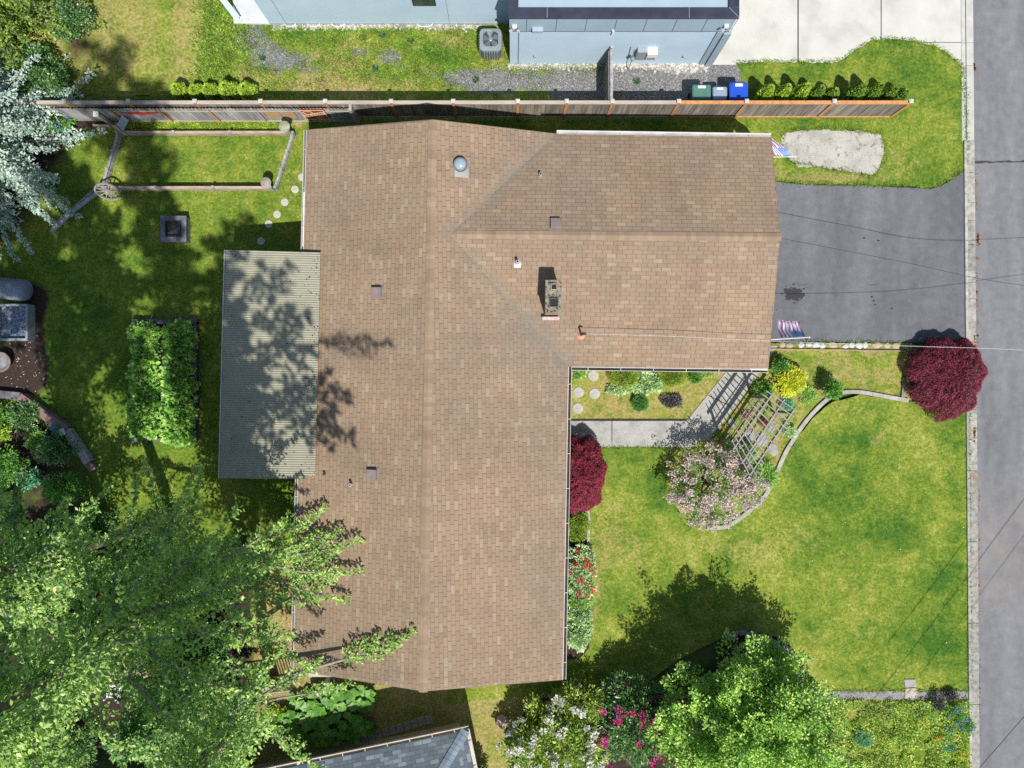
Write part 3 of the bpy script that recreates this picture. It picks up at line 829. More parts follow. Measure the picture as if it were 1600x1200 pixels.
# slabs across the meadow edge
for poly, l in (([(1412, 1061), (1430, 1061), (1431, 1073), (1414, 1074)], "square grey paving slab set in the lawn edge"), ([(1414, 1075), (1430, 1074.5), (1433, 1090), (1413, 1091)], "pinkish paving slab crossing the gravel path")):
    w = [px(*q) for q in poly]; b = MB(); b.prism([(q.x, q.y) for q in w], -.02, .045)
    tag(b.build("paving_slab", m_flag if 'grey' in l else surf("pink_slab", [(.36, .31, .27), (.45, .4, .35)], 4), origin=w[0], bevel=.01), l, "paving slab")
# row of dark pavers beside the grey roof
w0 = px(530, 1166); w1 = px(676, 1122)
pl_ = []
d = (w1 - w0); n = 13
for i in range(n):
    a = w0 + d * (i / n); e = w0 + d * ((i + .93) / n); b = MB()
    nrm = Vector((-d.y, d.x, 0)).normalized() * .17
    b.prism([((a - nrm).x, (a - nrm).y), ((e - nrm).x, (e - nrm).y), ((e + nrm).x, (e + nrm).y), ((a + nrm).x, (a + nrm).y)], -.02, .03)
    lab = "end paver of the edging row nearest the open grass" if i == n - 1 else ("end paver of the edging row nearest the broad-leaved plants" if i == 0 else "dark concrete paver, %s of the row from the broad-leaved plants" % ORD[i])
    tag(b.build("paver", m_flag, origin=a, bevel=.008), lab, "paver", "pavers along the grey-roofed house")

# curved concrete edging in front garden
m_edge = surf("concrete_edging", [(.30, .285, .255), (.42, .40, .36)], 4, 6, .95, .4, 40, fine=.15, island=.1)
def edging(pts_px, w, h, label, mat=m_edge):
    P = [px(*q) for q in pts_px]; b = MB()
    c0 = P[0]
    seg = 0
    for i in range(len(P) - 1):
        a, e = P[i], P[i + 1]
        def nr(k):
            t = (P[min(k + 1, len(P) - 1)] - P[max(k - 1, 0)]).normalized(); return Vector((-t.y, t.x, 0)) * w / 2
        na, ne = nr(i), nr(i + 1)
        if i % 6 == 5: e = e - (e - a).normalized() * .012
        b.prism([((a - na).x, (a - na).y), ((e - ne).x, (e - ne).y), ((e + ne).x, (e + ne).y), ((a + na).x, (a + na).y)], -.05, h)
    return tag(b.build("garden_edging", mat, origin=c0), label, "garden edging")
edging(ks, .15, .10, "curved concrete edging winding from the dark red maple round the pink shrub")
edging([(1413, 590), (1411, 605), (1409, 622)], .13, .11, "short straight edging beside the big dark red maple", surf("brown_edging", [(.2, .16, .13), (.3, .25, .2)], 5))
edging([(918, 795), (920, 815), (919, 840), (921, 870), (921, 900)], .12, .06, "straight concrete edging beside the red flowered shrub")
edging([(918, 940), (917, 960), (915, 985)], .1, .06, "short concrete edging by the shady end of the front border")
edging([(870, 656.2), (960, 656), (1073, 656.2)], .05, .045, "thin steel edging between mossy bed and path", surf("edging_dark", [(.03, .028, .025), (.06, .05, .045)], 9))
b = MB(); b.bar(px(1200, 545.5, .05), px(1415, 548.5, .05), .05, .1); tag(b.build("timber_edging", surf("timber_edge", [(.25, .17, .11), (.42, .32, .22)], 6, stretch=(.2, 1, 1)), origin=px(1200, 545)), "long thin timber edging behind the flat stones by the driveway", "timber edging")
# flat stones along the driveway
m_fs = surf("pale_flat_stone", [(.42, .42, .44), (.58, .58, .60)], 5, 6, .85, .4, 30)
m_fs2 = surf("tan_flat_stone", [(.33, .26, .17), (.48, .4, .3)], 5, 6, .9, .4, 30)
r = random.Random(12)
stones = [(1252, 10, 0), (1264, 11, 1), (1275, 12, 1), (1285, 10, 1), (1301, 15, 2), (1321, 11, 1), (1331, 10, 1), (1342, 12, 1), (1352, 8, 1), (1370, 15, 2), (1386, 11, 2), (1400, 12, 2), (1413, 10, 2), (1234, 13, 2), (1222, 10, 2)]
for i, (sx, w, t) in enumerate(stones):
    b = MB(); c = px(sx, 539.5 + r.uniform(-1.5, 1) + (sx - 1250) * .01, .02)
    b.rock(c, (w / 76, r.uniform(.09, .13), .05), i + 3, r.uniform(-.2, .2))
    lab = {0: "dull grey flat stone in the row edging the driveway, near the flag", 1: "pale bluish flat stone in the row edging the driveway", 2: "tan mossy flat stone in the row edging the driveway"}[t]
    kth = sum(1 for q in stones if q[0] <= sx) - 1
    tag(b.build("flat_stone", m_fs2 if t == 2 else m_fs, origin=c), "%s, %s from the house corner" % (("dull grey", "pale bluish", "tan mossy")[t] + " flat stone edging the driveway", ORD[kth]), "stone", "flat stones edging the driveway")
# white pebbles: countless
b = MB(); r = random.Random(4)
for i in range(1900):
    if r.random() < .42: q = px(r.uniform(425, 752), 39 + abs(r.gauss(0, 3.4)), .01)
    else:
        x = r.uniform(793, 1108); wd = 5 + 6 * math.exp(-((x - 1068) / 30) ** 2)
        q = px(x, 100 + abs(r.gauss(0, wd * .7)), .01)
    s = r.uniform(.03, .075) * (1.35 if q.x > 6 else 1)
    t = r.uniform(0, 6.28)
    vs = [q + Vector((math.cos(t + k * 1.047) * s * r.uniform(.7, 1), math.sin(t + k * 1.047) * s * r.uniform(.6, .9), 0)) for k in range(6)]
    vs += [v * 1 + (q - v) * .45 + Vector((0, 0, s * .6)) for v in vs]
    b.add(vs, [(k, (k + 1) % 6, 6 + (k + 1) % 6, 6 + k) for k in range(6)] + [(6, 7, 8, 9, 10, 11)])
m_peb = surf("white_pebble", [(.34, .32, .29), (.52, .5, .46)], 20, island=.4)
tag(b.build("pebbles", m_peb), kind='stuff', label="loose white pebbles along the foot of the pale blue house walls")
# ================================================================ BROWN-ROOFED HOUSE
TAN = [A(168, 142, 122), A(176, 152, 131), A(184, 159, 137), A(180, 153, 130), A(196, 173, 148)]
m_roof = shingles("brown_shingles", [A(169, 145, 121), A(174, 151, 127), A(179, 156, 132), A(174, 148, 124), A(181, 159, 136), A(178, 154, 130), A(180, 153, 129), A(182, 158, 133), A(192, 171, 146)], (.085, .062, .05, 1), stain=(.2, .18, .145, 1))
m_cap = surf("ridge_cap", [A(168, 144, 122), A(186, 162, 137)], 1.3, 5, .95, .4, 60, fine=.15, fscale=40, island=.12)
m_white = surf("white_gutter", [(.48, .47, .45), (.64, .63, .61)], 2, 6, .5, blotch=((.3, .27, .22, 1), 3, .66, .2))
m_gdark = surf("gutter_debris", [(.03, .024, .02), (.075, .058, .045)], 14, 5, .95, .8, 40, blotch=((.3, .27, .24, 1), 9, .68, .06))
m_wall = surf("tan_house_siding", [(.36, .31, .25), (.42, .37, .30)], 2, 5, .8)
m_trim = surf("brown_fascia", [(.13, .09, .07), (.19, .14, .11)], 3, 5, .7)
m_dark = plain("dark_opening", (.008, .008, .009), .6)
m_glass = plain("window_glass", (.04, .05, .06), .08, 0, .8)

house = thing("house", (-2, 0, 0), "brown-shingled single-storey house with a T-shaped gable roof beside the driveway", "house")
ZE = 2.9; ZR = 4.4
rN, rS = px(676, 187, ZR), px(661, 1080, ZR)
eNW, eSW = px(479, 203, ZE), px(458, 1047, ZE)
eSE = px(879, 1062, ZE); eV2 = px(888, 573, ZE)
def plane3(a, b_, c):
    n = (b_ - a).cross(c - a).normalized(); return n, n.dot(a)
def ray(x, y, pl_):
    n, d = pl_; o = Vector((0, 0, CH)); v = Vector(((x - 800) / FP, (600 - y) / FP, -1)); t = (d - n.dot(o)) / n.dot(v); return o + v * t
PE = plane3(rN, rS, eSE); PW = plane3(rN, rS, eSW)
eV2 = ray(888, 573, PE); V1 = ray(869, 209, PE); J = ray(703, 366, PE)
ZW = J.z
wR = px(1219, 370, ZW)
wNE = px(1205, 214, ZE); wSE = px(1200, 577, ZE)
wNE = ray(1205, 214, plane3(V1, J, wR)); wSE = ray(1200, 577, plane3(J, eV2, wR))
def stain_at(x, y):
    s = 0
    for (ax, ay, bx, by, w) in ((869, 209, 703, 366, 13), (703, 366, 888, 573, 12)):
        t = max(0, min(1, ((x - ax) * (bx - ax) + (y - ay) * (by - ay)) / ((bx - ax) ** 2 + (by - ay) ** 2)))
        d_ = math.hypot(x - ax - t * (bx - ax), y - ay - t * (by - ay)); s = max(s, .75 * math.exp(-(d_ / w) ** 2))
    s += .12 * blob(x, y, 860, 290, 90, 60) + .55 * blob(x, y, 1010, 357, 200, 7) + .3 * blob(x, y, 800, 560, 60, 90) + .2 * blob(x, y, 1180, 280, 50, 60) + .25 * blob(x, y, 500, 260, 40, 80) + .3 * blob(x, y, 860, 700, 30, 120) + .3 * blob(x, y, 850, 930, 30, 80)+ .3 * blob(x, y, 840, 540, 50, 40)
    return min(1, s)
def slope(name, pts, parent, mat, eave_a, eave_b, stain=True, res=.3, thick=.11):
    u = (eave_b - eave_a).normalized(); n = plane3(*pts[:3])[0]
    if n.z < 0: n = -n
    v = n.cross(u)
    if v.z < 0: v = -v
    P2 = [((p - eave_a).dot(u), (p - eave_a).dot(v)) for p in pts]
    vs, tris = cdt_poly(P2, res)
    me = bpy.data.meshes.new(name)
    W = [eave_a + u * q.x + v * q.y for q in vs]
    root = parent
    while root.parent: root = root.parent
    off = Vector(root.location)
    me.from_pydata([tuple(w - off) for w in W], [], tris); me.materials.append(mat)
    if me.polygons[0].normal.z < 0: me.flip_normals()
    uvl = me.uv_layers.new(name="UVMap")
    lv = np.zeros(len(me.loops), dtype=np.int32); me.loops.foreach_get("vertex_index", lv)
    arr = np.array([(q.x + 50, q.y + 50) for q in vs], dtype=np.float32)[lv]
    uvl.data.foreach_set("uv", arr.ravel())
    if stain:
        at = me.attributes.new("stain", 'FLOAT', 'POINT')
        at.data.foreach_set("value", [stain_at(800 + w.x / (CH - w.z) * FP, 600 - w.y / (CH - w.z) * FP) for w in W])
    o = link(name, me, parent)
    s = o.modifiers.new("solid", 'SOLIDIFY'); s.thickness = thick; s.offset = -1
    return o
roof = slope("roof", [eNW, eSW, rS, rN], house, m_roof, eNW, eSW)
slope("roof", [rN, rS, eSE, eV2, J, V1], house, m_roof, V1, eSE)
slope("roof", [V1, J, wR, wNE], house, m_roof, V1, wNE)
slope("roof", [J, eV2, wSE, wR], house, m_roof, eV2, wSE)
# ridge caps: overlapping cap shingles
def caps(a, b_, sa, sb, hw, name="ridge_cap"):
    m = MB(); d = (b_ - a); L = d.length; d.normalize(); n = int(L / .16)
    s1 = Vector((d.y, -d.x, 0)).normalized()
    for i in range(n):
        p = a + d * (L * i / n); q = a + d * (L * (i + 1.25) / n)
        up = Vector((0, 0, .008)); lo = Vector((0, 0, .018))
        e1, e2 = s1 * hw - Vector((0, 0, hw * sa)), -s1 * hw - Vector((0, 0, hw * sb))
        vs = [p + up, q + lo, p + up + e1, q + lo + e1, p + up + e2, q + lo + e2]
        m.add(vs, [(0, 2, 3, 1), (0, 1, 5, 4)])
    o = m.build(name, m_cap, house)
    s = o.modifiers.new("solid", 'SOLIDIFY'); s.thickness = .006; s.offset = 1
    return o
caps(rN, rS, .3, .3, .15)
caps(J + (wR - J) * .02, wR, .3, .3, .14)
# fascias on the gable rakes
for a, c in ((eNW, rN), (rN, V1), (eSW, rS), (rS, eSE), (wNE, wR), (wR, wSE)):
    m = MB(); dz = Vector((0, 0, -.11)); m.bar(a + dz, c + dz, .03, .19); m.build("fascia", m_trim, house)
# gutters
def gutter(a, b_, out, inner_mat, lipw=.014, joints=6, w=.12, label=None):
    d = (b_ - a).normalized(); o = Vector(out).normalized()
    root = MB(); z = Vector((0, 0, -.10))
    root.bar(a + o * (w / 2) + z, b_ + o * (w / 2) + z, w, .02)
    root.bar(a + o * w + z + Vector((0, 0, .055)), b_ + o * w + z + Vector((0, 0, .055)), lipw, .12)
    root.bar(a + o * .01 + z + Vector((0, 0, .045)), b_ + o * .01 + z + Vector((0, 0, .045)), .02, .09)
    n = joints
    for k in range(n):
        p = a.lerp(b_, (k + .5) / n) + z + Vector((0, 0, .1))
        root.bar(p + o * .0, p + o * (w + .01), .018, .01)
    g = root.build("gutter", m_white, house)
    mi = MB(); mi.bar(a + o * (w / 2) + z + Vector((0, 0, .03)), b_ + o * (w / 2) + z + Vector((0, 0, .03)), w - .045, .035)
    q = link("gutter_debris", mi.build("gutter_debris", inner_mat, g).data, g) if False else None
gutter(eNW, eSW, (-1, 0, 0), m_gdark, joints=14, w=.09)
gutter(eSE, eV2, (1, 0, 0), m_gdark, joints=9)
gutter(eV2 + Vector((.12, 0, 0)), wSE, (0, -1, 0), m_gdark, joints=6)
gutter(V1 + Vector((.02, 0, 0)), wNE, (0, 1, 0), m_white, lipw=.05, joints=5, w=.1)
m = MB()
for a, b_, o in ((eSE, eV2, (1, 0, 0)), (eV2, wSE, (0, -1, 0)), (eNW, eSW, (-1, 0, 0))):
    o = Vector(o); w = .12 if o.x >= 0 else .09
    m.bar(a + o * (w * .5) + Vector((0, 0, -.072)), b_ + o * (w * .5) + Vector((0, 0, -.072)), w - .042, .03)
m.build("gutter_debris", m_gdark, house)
# white patches left on the gutter ends
for q0, q1, w in ((px(1172, 576, 2.88), px(1199, 577, 2.88), .1), (px(876.5, 1035, 2.88), px(876.8, 1058, 2.88), .08), (px(475.5, 300, 2.86), px(474, 385, 2.86), .06)):
    m = MB(); m.bar(q0, q1, w, .02); m.build("gutter_guard", m_white, house)
# walls
ins = .5
x0 = (eNW.x + eSW.x) / 2 + ins; x1 = eSE.x - ins; y0 = eSE.y + .45; y1 = eNW.y - .4
m = MB(); m.prism([(x0, y0), (x1, y0), (x1, y1), (x0, y1)], 0, 2.72)
xr = (rN.x + rS.x) / 2
for yy in (y0 + .1, y1 - .1):
    m.add([(x0, yy - .1, 2.72), (x1, yy - .1, 2.72), (xr, yy - .1, 4.1), (x0, yy + .1, 2.72), (x1, yy + .1, 2.72), (xr, yy + .1, 4.1)], [(0, 1, 2), (5, 4, 3), (0, 2, 5, 3), (1, 4, 5, 2)])
gx1 = wNE.x - .45; gy0 = wSE.y + ins; gy1 = wNE.y - ins
m.prism([(x1 + .01, gy0), (gx1, gy0), (gx1, gy1), (x1 + .01, gy1)], 0, 2.72)
ym = wR.y
m.add([(gx1 - .2, gy0, 2.72), (gx1 - .2, gy1, 2.72), (gx1 - .2, ym, 3.9), (gx1, gy0, 2.72), (gx1, gy1, 2.72), (gx1, ym, 3.9)], [(0, 1, 2)[::-1], (3, 4, 5), (0, 2, 5, 3), (1, 4, 5, 2)])
m.build("wall", m_wall, house)
# soffits
m = MB(); m.prism([(eNW.x + .02, y0 - .4), (eSE.x - .02, y0 - .4), (eSE.x - .02, y1 + .3), (eNW.x + .2, y1 + .3)], 2.725, 2.76); m.prism([(x1, gy0 - .46), (gx1 + .4, gy0 - .46), (gx1 + .4, gy1 + .46), (x1, gy1 + .46)], 2.722, 2.757)
m.build("soffit", surf("soffit", [(.4, .36, .3), (.45, .41, .35)], 3), house)
# doors and windows on the hidden walls
m = MB(); m.box((gx1 + .02, (gy0 + gy1) / 2, 1.1), (.06, 4.9, 2.2))
for k in range(1, 4): m.box((gx1 + .055, (gy0 + gy1) / 2, .55 * k), (.012, 4.86, .02))
m.build("garage_door", surf("garage_door_paint", [(.5, .47, .42), (.56, .53, .48)], 3), house)
for (cx, cy, w, ax) in ((x1 + .02, -3, 2.4, 0), (x1 + .02, -8, 1.8, 0), (x0 - .02, 6, 1.6, 0), (x0 - .02, -7.5, 1.4, 0), ((x0 + x1) / 2 - 1, y0 - .02, 1.2, 1)):
    f = MB(); f.box((cx, cy, 1.5), (.06, w, 1.3) if not ax else (w, .06, 1.3)); fo = f.build("window", m_white, house)
    g = MB(); g.box((cx, cy, 1.5), (.09, w - .14, 1.16) if not ax else (w - .14, .09, 1.16)); g.build("pane", m_glass, fo)
f = MB(); f.box((x1 + .02, -.3, 1.02), (.07, .95, 2.04)); f.build("door", surf("front_door", [(.2, .07, .05), (.26, .1, .07)], 3), house)

# chimney
m_brick = surf("chimney_brick", [(.32, .16, .11), (.45, .30, .24)], 9, 4, .95, .4, 30)
m_ccap = surf("lichen_mortar", [(.15, .15, .11), (.3, .29, .23)], 9, 6, .95, .8, 30, blotch=((.03, .03, .027, 1), 12, .52, .08))
cA, cB = px(852, 437, 4.95), px(877, 488, 4.95)
cx, cy = (cA.x + cB.x) / 2, (cA.y + cB.y) / 2; cw, cd = cB.x - cA.x, cA.y - cB.y
m = MB(); m.box((cx, cy, 3.95), (cw - .06, cd - .06, 1.86)); chim = m.build("chimney", m_brick, house)
m = MB(); h1, h2 = (cy + cd * .28, .13), (cy - cd * .2, .17)
def ringbox(m, x, y, hx, hy, t, z0, z1):
    m.box((x - hx - t / 2, y, (z0 + z1) / 2), (t, 2 * hy + 2 * t, z1 - z0)); m.box((x + hx + t / 2, y, (z0 + z1) / 2), (t, 2 * hy + 2 * t, z1 - z0))
    m.box((x, y - hy - t / 2, (z0 + z1) / 2), (2 * hx, t, z1 - z0)); m.box((x, y + hy + t / 2, (z0 + z1) / 2), (2 * hx, t, z1 - z0))
m.box((cx, cy, 4.915), (cw, cd, .07))
m.build("chimney_crown", m_ccap, chim, bevel=.015)
for i, (yy, hf, t) in enumerate(((h1[0], .08, .03), (h2[0], .125, .03))):
    m = MB(); ringbox(m, cx + .02, yy, hf, hf, t, 4.94, 5.03)
    f = m.build("flue", surf("flue_clay", [(.4, .2, .14), (.5, .34, .27)] if i == 0 else [(.08, .075, .06), (.16, .15, .12)], 12), chim, label="clay red flue" if i == 0 else "sooty square flue", bevel=.01)
    m = MB(); m.box((cx + .02, yy, 4.965), (2 * hf - .002, 2 * hf - .002, .04)); m.build("flue_opening", m_dark, chim)
m = MB(); fz = (cA.z - .97)
m.box((cx - .02, cy - cd / 2 - .10, 3.66), (cw + .06, .12, .04), M=Matrix.Rotation(.3, 3, 'X')); m.build("flashing", surf("flashing", [(.32, .25, .22), (.5, .44, .41)], 8), house)
# roof vents etc.
def roofpt(x, y, pl_): return ray(x, y, pl_)
PN = plane3(V1, J, wR); PS = plane3(J, eV2, wSE)
m_vent = surf("vent_metal", [(.19, .15, .14), (.26, .21, .2)], 4, 4, .5)
for (x, y, pl_, sl) in ((868, 351, PN, (0, 1)), (590, 457, PW, (-1, 0)), (582.5, 741, PW, (-1, 0))):
    c = roofpt(x, y, pl_); n = pl_[0] if pl_[0].z > 0 else -pl_[0]
    q = n.to_track_quat('Z', 'Y').to_matrix()
    m = MB(); m.box(c + n * .09, (.34, .36, .11), M=q); m.box(c + n * .012, (.44, .46, .012), M=q); m.box(c + n * .03, (.3, .32, .05), M=q)
    m.build("roof_vent", m_vent, house, bevel=.01)
for (x, y, pl_, h, col, flash) in ((808.5, 411, PS, .38, (.6, .6, .6), 1), (844.5, 274, PN, .24, (.5, .5, .5), 1), (549, 757, PW, .26, (.7, .7, .7), 0), (507, 740, PW, .12, (.05, .05, .05), 0)):
    c = roofpt(x, y, pl_); n = pl_[0] if pl_[0].z > 0 else -pl_[0]
    m = MB(); m.lathe(c, [(.05, -.05), (.05, h)], 12); 
    if flash: m.lathe(c, [(.16 if h > .3 else .07, -.04), (.06, .12)], 12, cap=False)
    if flash and h > .3: m.box(c + Vector((0, -.1, -.0)), (.24, .1, .012), M=n.to_track_quat('Z', 'Y').to_matrix())
    m.build("vent_pipe", plain("pipe_grey", col, .5), house)
    m = MB(); m.lathe(c + Vector((0, 0, h)), [(.038, 0), (.038, .004)], 12); m.build("pipe_opening", m_dark, house)
# round sun tunnel
c = roofpt(719.5, 259, PE)
m = MB(); m.lathe(c, [(.22, -.1), (.215, .2), (.23, .21), (.23, .25)], 28)
tun = m.build("sun_tunnel", plain("tunnel_metal", (.55, .57, .6), .35, .8), house, smooth=True)
m = MB(); m.lathe(c + Vector((0, 0, .25)), [(.215, 0), (.2, .06), (.15, .11), (.08, .135), (.01, .14)], 28); m.build("dome", plain("dome_acrylic", (.34, .42, .5), .12, .2, .8), tun, smooth=True)
m = MB(); n = PE[0] if PE[0].z > 0 else -PE[0]; m.box(c + Vector((.04, -.12, 0)), (.56, .5, .012), M=n.to_track_quat('Z', 'Y').to_matrix())
m.lathe(c, [(.29, -.02), (.235, .12)], 28, cap=False); m.build("tunnel_flashing", plain("flash_metal", (.4, .39, .38), .5, .3), house)
# service mast
c = roofpt(908, 523, PS); m = MB(); m.lathe(c, [(.035, -.1), (.035, .55)], 10); m.tube([c + Vector((0, 0, .55)), c + Vector((.05, 0, .63)), c + Vector((.13, -.01, .6))], [.045, .05, .03], 8)
mast = m.build("service_mast", plain("mast_black", (.05, .045, .04), .5), house)
m = MB(); m.lathe(c, [(.17, -.035), (.05, .1)], 12, cap=False); m.build("mast_boot", plain("mast_boot", (.55, .28, .16), .7), mast)
MAST = c + Vector((.1, 0, .56))

# patio cover: corrugated sheets on posts
cover = thing("patio_cover", px(420, 560), "cream corrugated plastic patio cover over the back of the brown house", "patio cover")
def cvp(u, v):
    """u 0..1 west-east, v 0..1 north-south in the picture"""
    zl = 2.35 + u * .95
    a = (352 + (501 - 352) * u, 391 + 4 * u); b_ = (343 + (493 - 343) * u, 747 + 1 * u)
    return px(a[0] + (b_[0] - a[0]) * v, a[1] + (b_[1] - a[1]) * v, zl)
m_corr = surf("corrugated_plastic", [A(182, 179, 158), A(200, 197, 174), A(190, 186, 164)], .8, 6, .6, spec=.3, fine=.05, fscale=30, blotch=((.2, .19, .14, 1), 6, .66, .14))
m = MB(); nv = 98 * 6; NU = 10
for i in range(nv + 1):
    v = i / nv; h = .016 * math.cos(2 * math.pi * i / 6)
    for k in range(NU + 1): m.v.append(tuple(cvp(k / NU, v) + Vector((0, 0, h + .03))))
for i in range(nv):
    for k in range(NU):
        u = k / NU; v = i / nv
        if k == NU - 1 and v > .984: continue
        a = i * (NU + 1) + k; m.f.append((a, a + NU + 1, a + NU + 2, a + 1)); m.m.append(0)
sh = m.build("corrugated_sheet", m_corr, cover)
s = sh.modifiers.new("solid", 'SOLIDIFY'); s.thickness = .004; s.offset = -1
m = MB(); m.bar(cvp(-.004, 0), cvp(-.004, 1), .03, .12)
m.build("edge_board", m_white, cover)
m = MB()
for u in (.03, .5, .95): m.bar(cvp(u, .01) - Vector((0, 0, .08)), cvp(u, .99) - Vector((0, 0, .08)), .06, .12)
for v in (.02, .5, .98): m.bar(cvp(.01, v) - Vector((0, 0, .2)), cvp(.82, v) - Vector((0, 0, .2)), .06, .12)
m.build("beam", surf("patio_beam", [(.3, .26, .2), (.4, .35, .28)], 4), cover)
for v in (.03, .5, .97):
    p = cvp(.03, v); m = MB(); m.box((p.x, p.y, 1.05), (.1, .1, 2.1)); m.build("post", surf("patio_post", [(.3, .26, .2), (.4, .35, .28)], 4), cover)
r = random.Random(3); m = MB()
for _ in range(150):
    u = 1 - abs(r.gauss(0, .12)) if r.random() < .75 else r.random()
    if u < 0 or u > 1: continue
    v = r.random() * .98; p = cvp(u, v) + Vector((0, 0, .05)); s_ = r.uniform(.012, .03)
    m.box(p, (s_ * 1.7, s_, .012), rz=r.uniform(0, 3))
m.build("debris", surf("cone_debris", [(.02, .015, .012), (.05, .035, .025)], 9), cover)["kind"] = "stuff"
b = MB(); b.prism([(-10.6, -3.2), (-7.6, -3.2), (-7.6, 4.9), (-10.4, 4.9)], -.05, .02); tag(b.build("patio", surf("patio_concrete", [(.2, .2, .19), (.28, .27, .26)], 3)), kind='structure')
# ================================================================ NEIGHBOUR'S PALE BLUE HOUSE (north)
m_blue = surf("pale_blue_siding", [A(176, 198, 214, 1.02), A(186, 207, 222, 1.02)], .8, 5, .7, spec=.25)
m_bluep = surf("blue_panel", [A(146, 166, 180, 1.02), A(156, 175, 188, 1.02)], .8, 5, .6)
m_navy = surf("dark_parapet_metal", [(.035, .04, .062), (.06, .068, .095)], 2, 5, .4, spec=.5, metal=.3)
m_wroof = surf("white_membrane", [(.62, .63, .68), (.7, .71, .75)], 1, 6, .7)
m_steel = plain("grey_metal_box", (.33, .37, .4), .45, .3)
m_wbox = plain("white_box", (.7, .71, .72), .4)
nh = thing("pale_blue_house", (3.8, 13, 0), "pale blue flat-roofed house with a dark parapet north of the fence", "house")
X0, X1, YW = -.08, 7.67, 12.5
m = MB(); m.prism([(X0, YW), (X1, YW), (X1, 24), (X0, 24)], 0, 3.1); nh_w = m.build("wall", m_blue, nh)
m = MB(); m.prism([(X0 - .01, YW - .015), (X1 + .01, YW - .015), (X1 + .01, 24), (X0 - .01, 24)], 3.103, 4.19); m.build("upper_wall", m_bluep, nh)
m = MB()
for k in range(8):
    x = (823 - 800 + 46.6 * k) / FP * 29.2
    m.box((x, YW - .018, 3.65), (.018, .012, 1.05))
m.box(((X0 + X1) / 2, YW - .02, 3.1), (X1 - X0 + .02, .02, .03))
m.build("panel_joint", plain("joint_dark", (.09, .1, .115), .6), nh)
m = MB(); m.prism([(X0 + .3, YW + .3), (X1 - .3, YW + .3), (X1 - .3, 23.7), (X0 + .3, 23.7)], 4.0, 4.12); m.build("roof", m_wroof, nh)
m = MB(); t = .36; e = .06
m.box(((X0 + X1) / 2, YW - e + t / 2, 4.24), (X1 - X0 + 2 * e, t, .12)); m.box((X1 + e - t / 2, YW + 6 + t - e, 4.24), (t, 12, .12)); m.box((X0 - e + t / 2, YW + 6 + t - e, 4.24), (t, 12, .12))
par = m.build("parapet", m_navy, nh, bevel=.015)
for x in (855, 1077): 
    m = MB(); q = px(x, 20, 4.3); m.box((q.x, YW - e + t / 2, 4.302), (.014, t, .006)); m.build("parapet_seam", plain("seam_light", (.3, .33, .38), .4), par)
m = MB(); q = px(1150, 18, 4.3); m.bar((X1 + e - t, YW - e + t, 4.303), (X1 + e, YW - e, 4.303), .014, .006)
m.build("parapet_seam", plain("seam_light", (.3, .33, .38), .4), par)
# heap of brown leaves on the flat roof
P_ = []; rg = np.random.default_rng(3)
cpt = px(1118, 8, 4.15)
Pn = np.array([[cpt.x + rg.normal() * .55, cpt.y + .25 + abs(rg.normal()) * .25, 4.13 + abs(rg.normal()) * .05] for _ in range(900)])
lo = leaf_mesh("fallen_leaves", Pn, rand_dirs(rg, 900), .09, .06, surf("dead_leaves", [(.16, .09, .05), (.32, .2, .12)], 10, island=.4), None, 2)
tag(lo, "heap of brown dead leaves in the corner of the white flat roof", "leaves", kind="stuff")
# wall fittings
def wallbox(name, x, y, w, h, d, mat, parent, z=None, yw=None, bevel=.008, label=None):
    """box on the south wall seen at photograph pixel (x, y)"""
    yw = YW if yw is None else yw
    # height on the wall where the pixel lies
    z = CH - (yw - d / 2) * FP / (600.0 - y)
    X = (x - 800) / FP * (CH - z)
    m = MB(); m.box((X, yw - d / 2, z), (w, d, h)); return m.build(name, mat, parent, bevel=bevel, label=label), Vector((X, yw - d / 2, z))
wallbox("wall_vent", 840, 47, .38, .2, .16, m_bluep, nh)
o, c = wallbox("wall_lamp", 957.5, 51, .07, .36, .09, m_wbox, nh)
wallbox("electric_meter", 1003, 84, .42, .75, .2, m_steel, nh)
o, c = wallbox("meter_cabinet", 1018, 84, .38, .55, .28, m_wbox, nh)
m = MB(); m.box(c + Vector((0, -.15, -.1)), (.3, .01, .22)); m.build("cabinet_panel", m_steel, o)
z = 1.05; c = Vector(((987 - 800) / FP * 32, YW - .25, 1.2)); m = MB(); m.lathe(c, [(.07, -.1), (.09, 0), (.07, .06), (.03, .1)], 14); m.tube([c, c + Vector((0, 0, -1.1))], .02, 6); m.tube([c + Vector((-.02, 0, .1)), c + Vector((-.05, 0, .9))], .022, 6)
m.build("gas_meter", m_steel, nh)
wallbox("wall_tap", 836, 88, .09, .09, .1, m_steel, nh)
wallbox("wall_tap", 1070, 89, .12, .05, .12, m_steel, nh)
for x, y in ((1135, 41), (804, 42)):
    o, c = wallbox("security_light", x, y, .16, .14, .12, m_wbox, nh)
    for s in (-1, 1):
        m = MB(); m.lathe(c + Vector((s * .13, -.12, .02)), [(.03, -.06), (.065, .05), (.06, .07)], 12, M=Matrix.Rotation(.8, 3, 'X')); m.build("lamp_head", m_steel, o)
# corner boards and downspout at the east end
m = MB(); m.box((X1 - .24, YW - .025, 1.55), (.3, .05, 3.06)); m.box((X1 - .03, YW - .06, 1.55), (.26, .12, 3.06)); m.build("corner_board", surf("corner_panel", [A(140, 156, 168, 1.02), A(150, 166, 178, 1.02)], 3), nh)
m = MB(); m.box((X0 + .32, YW - .01, 1.55), (.03, .02, 3.06)); m.build("wall_joint", plain("joint_dark2", (.14, .16, .19), .6), nh)

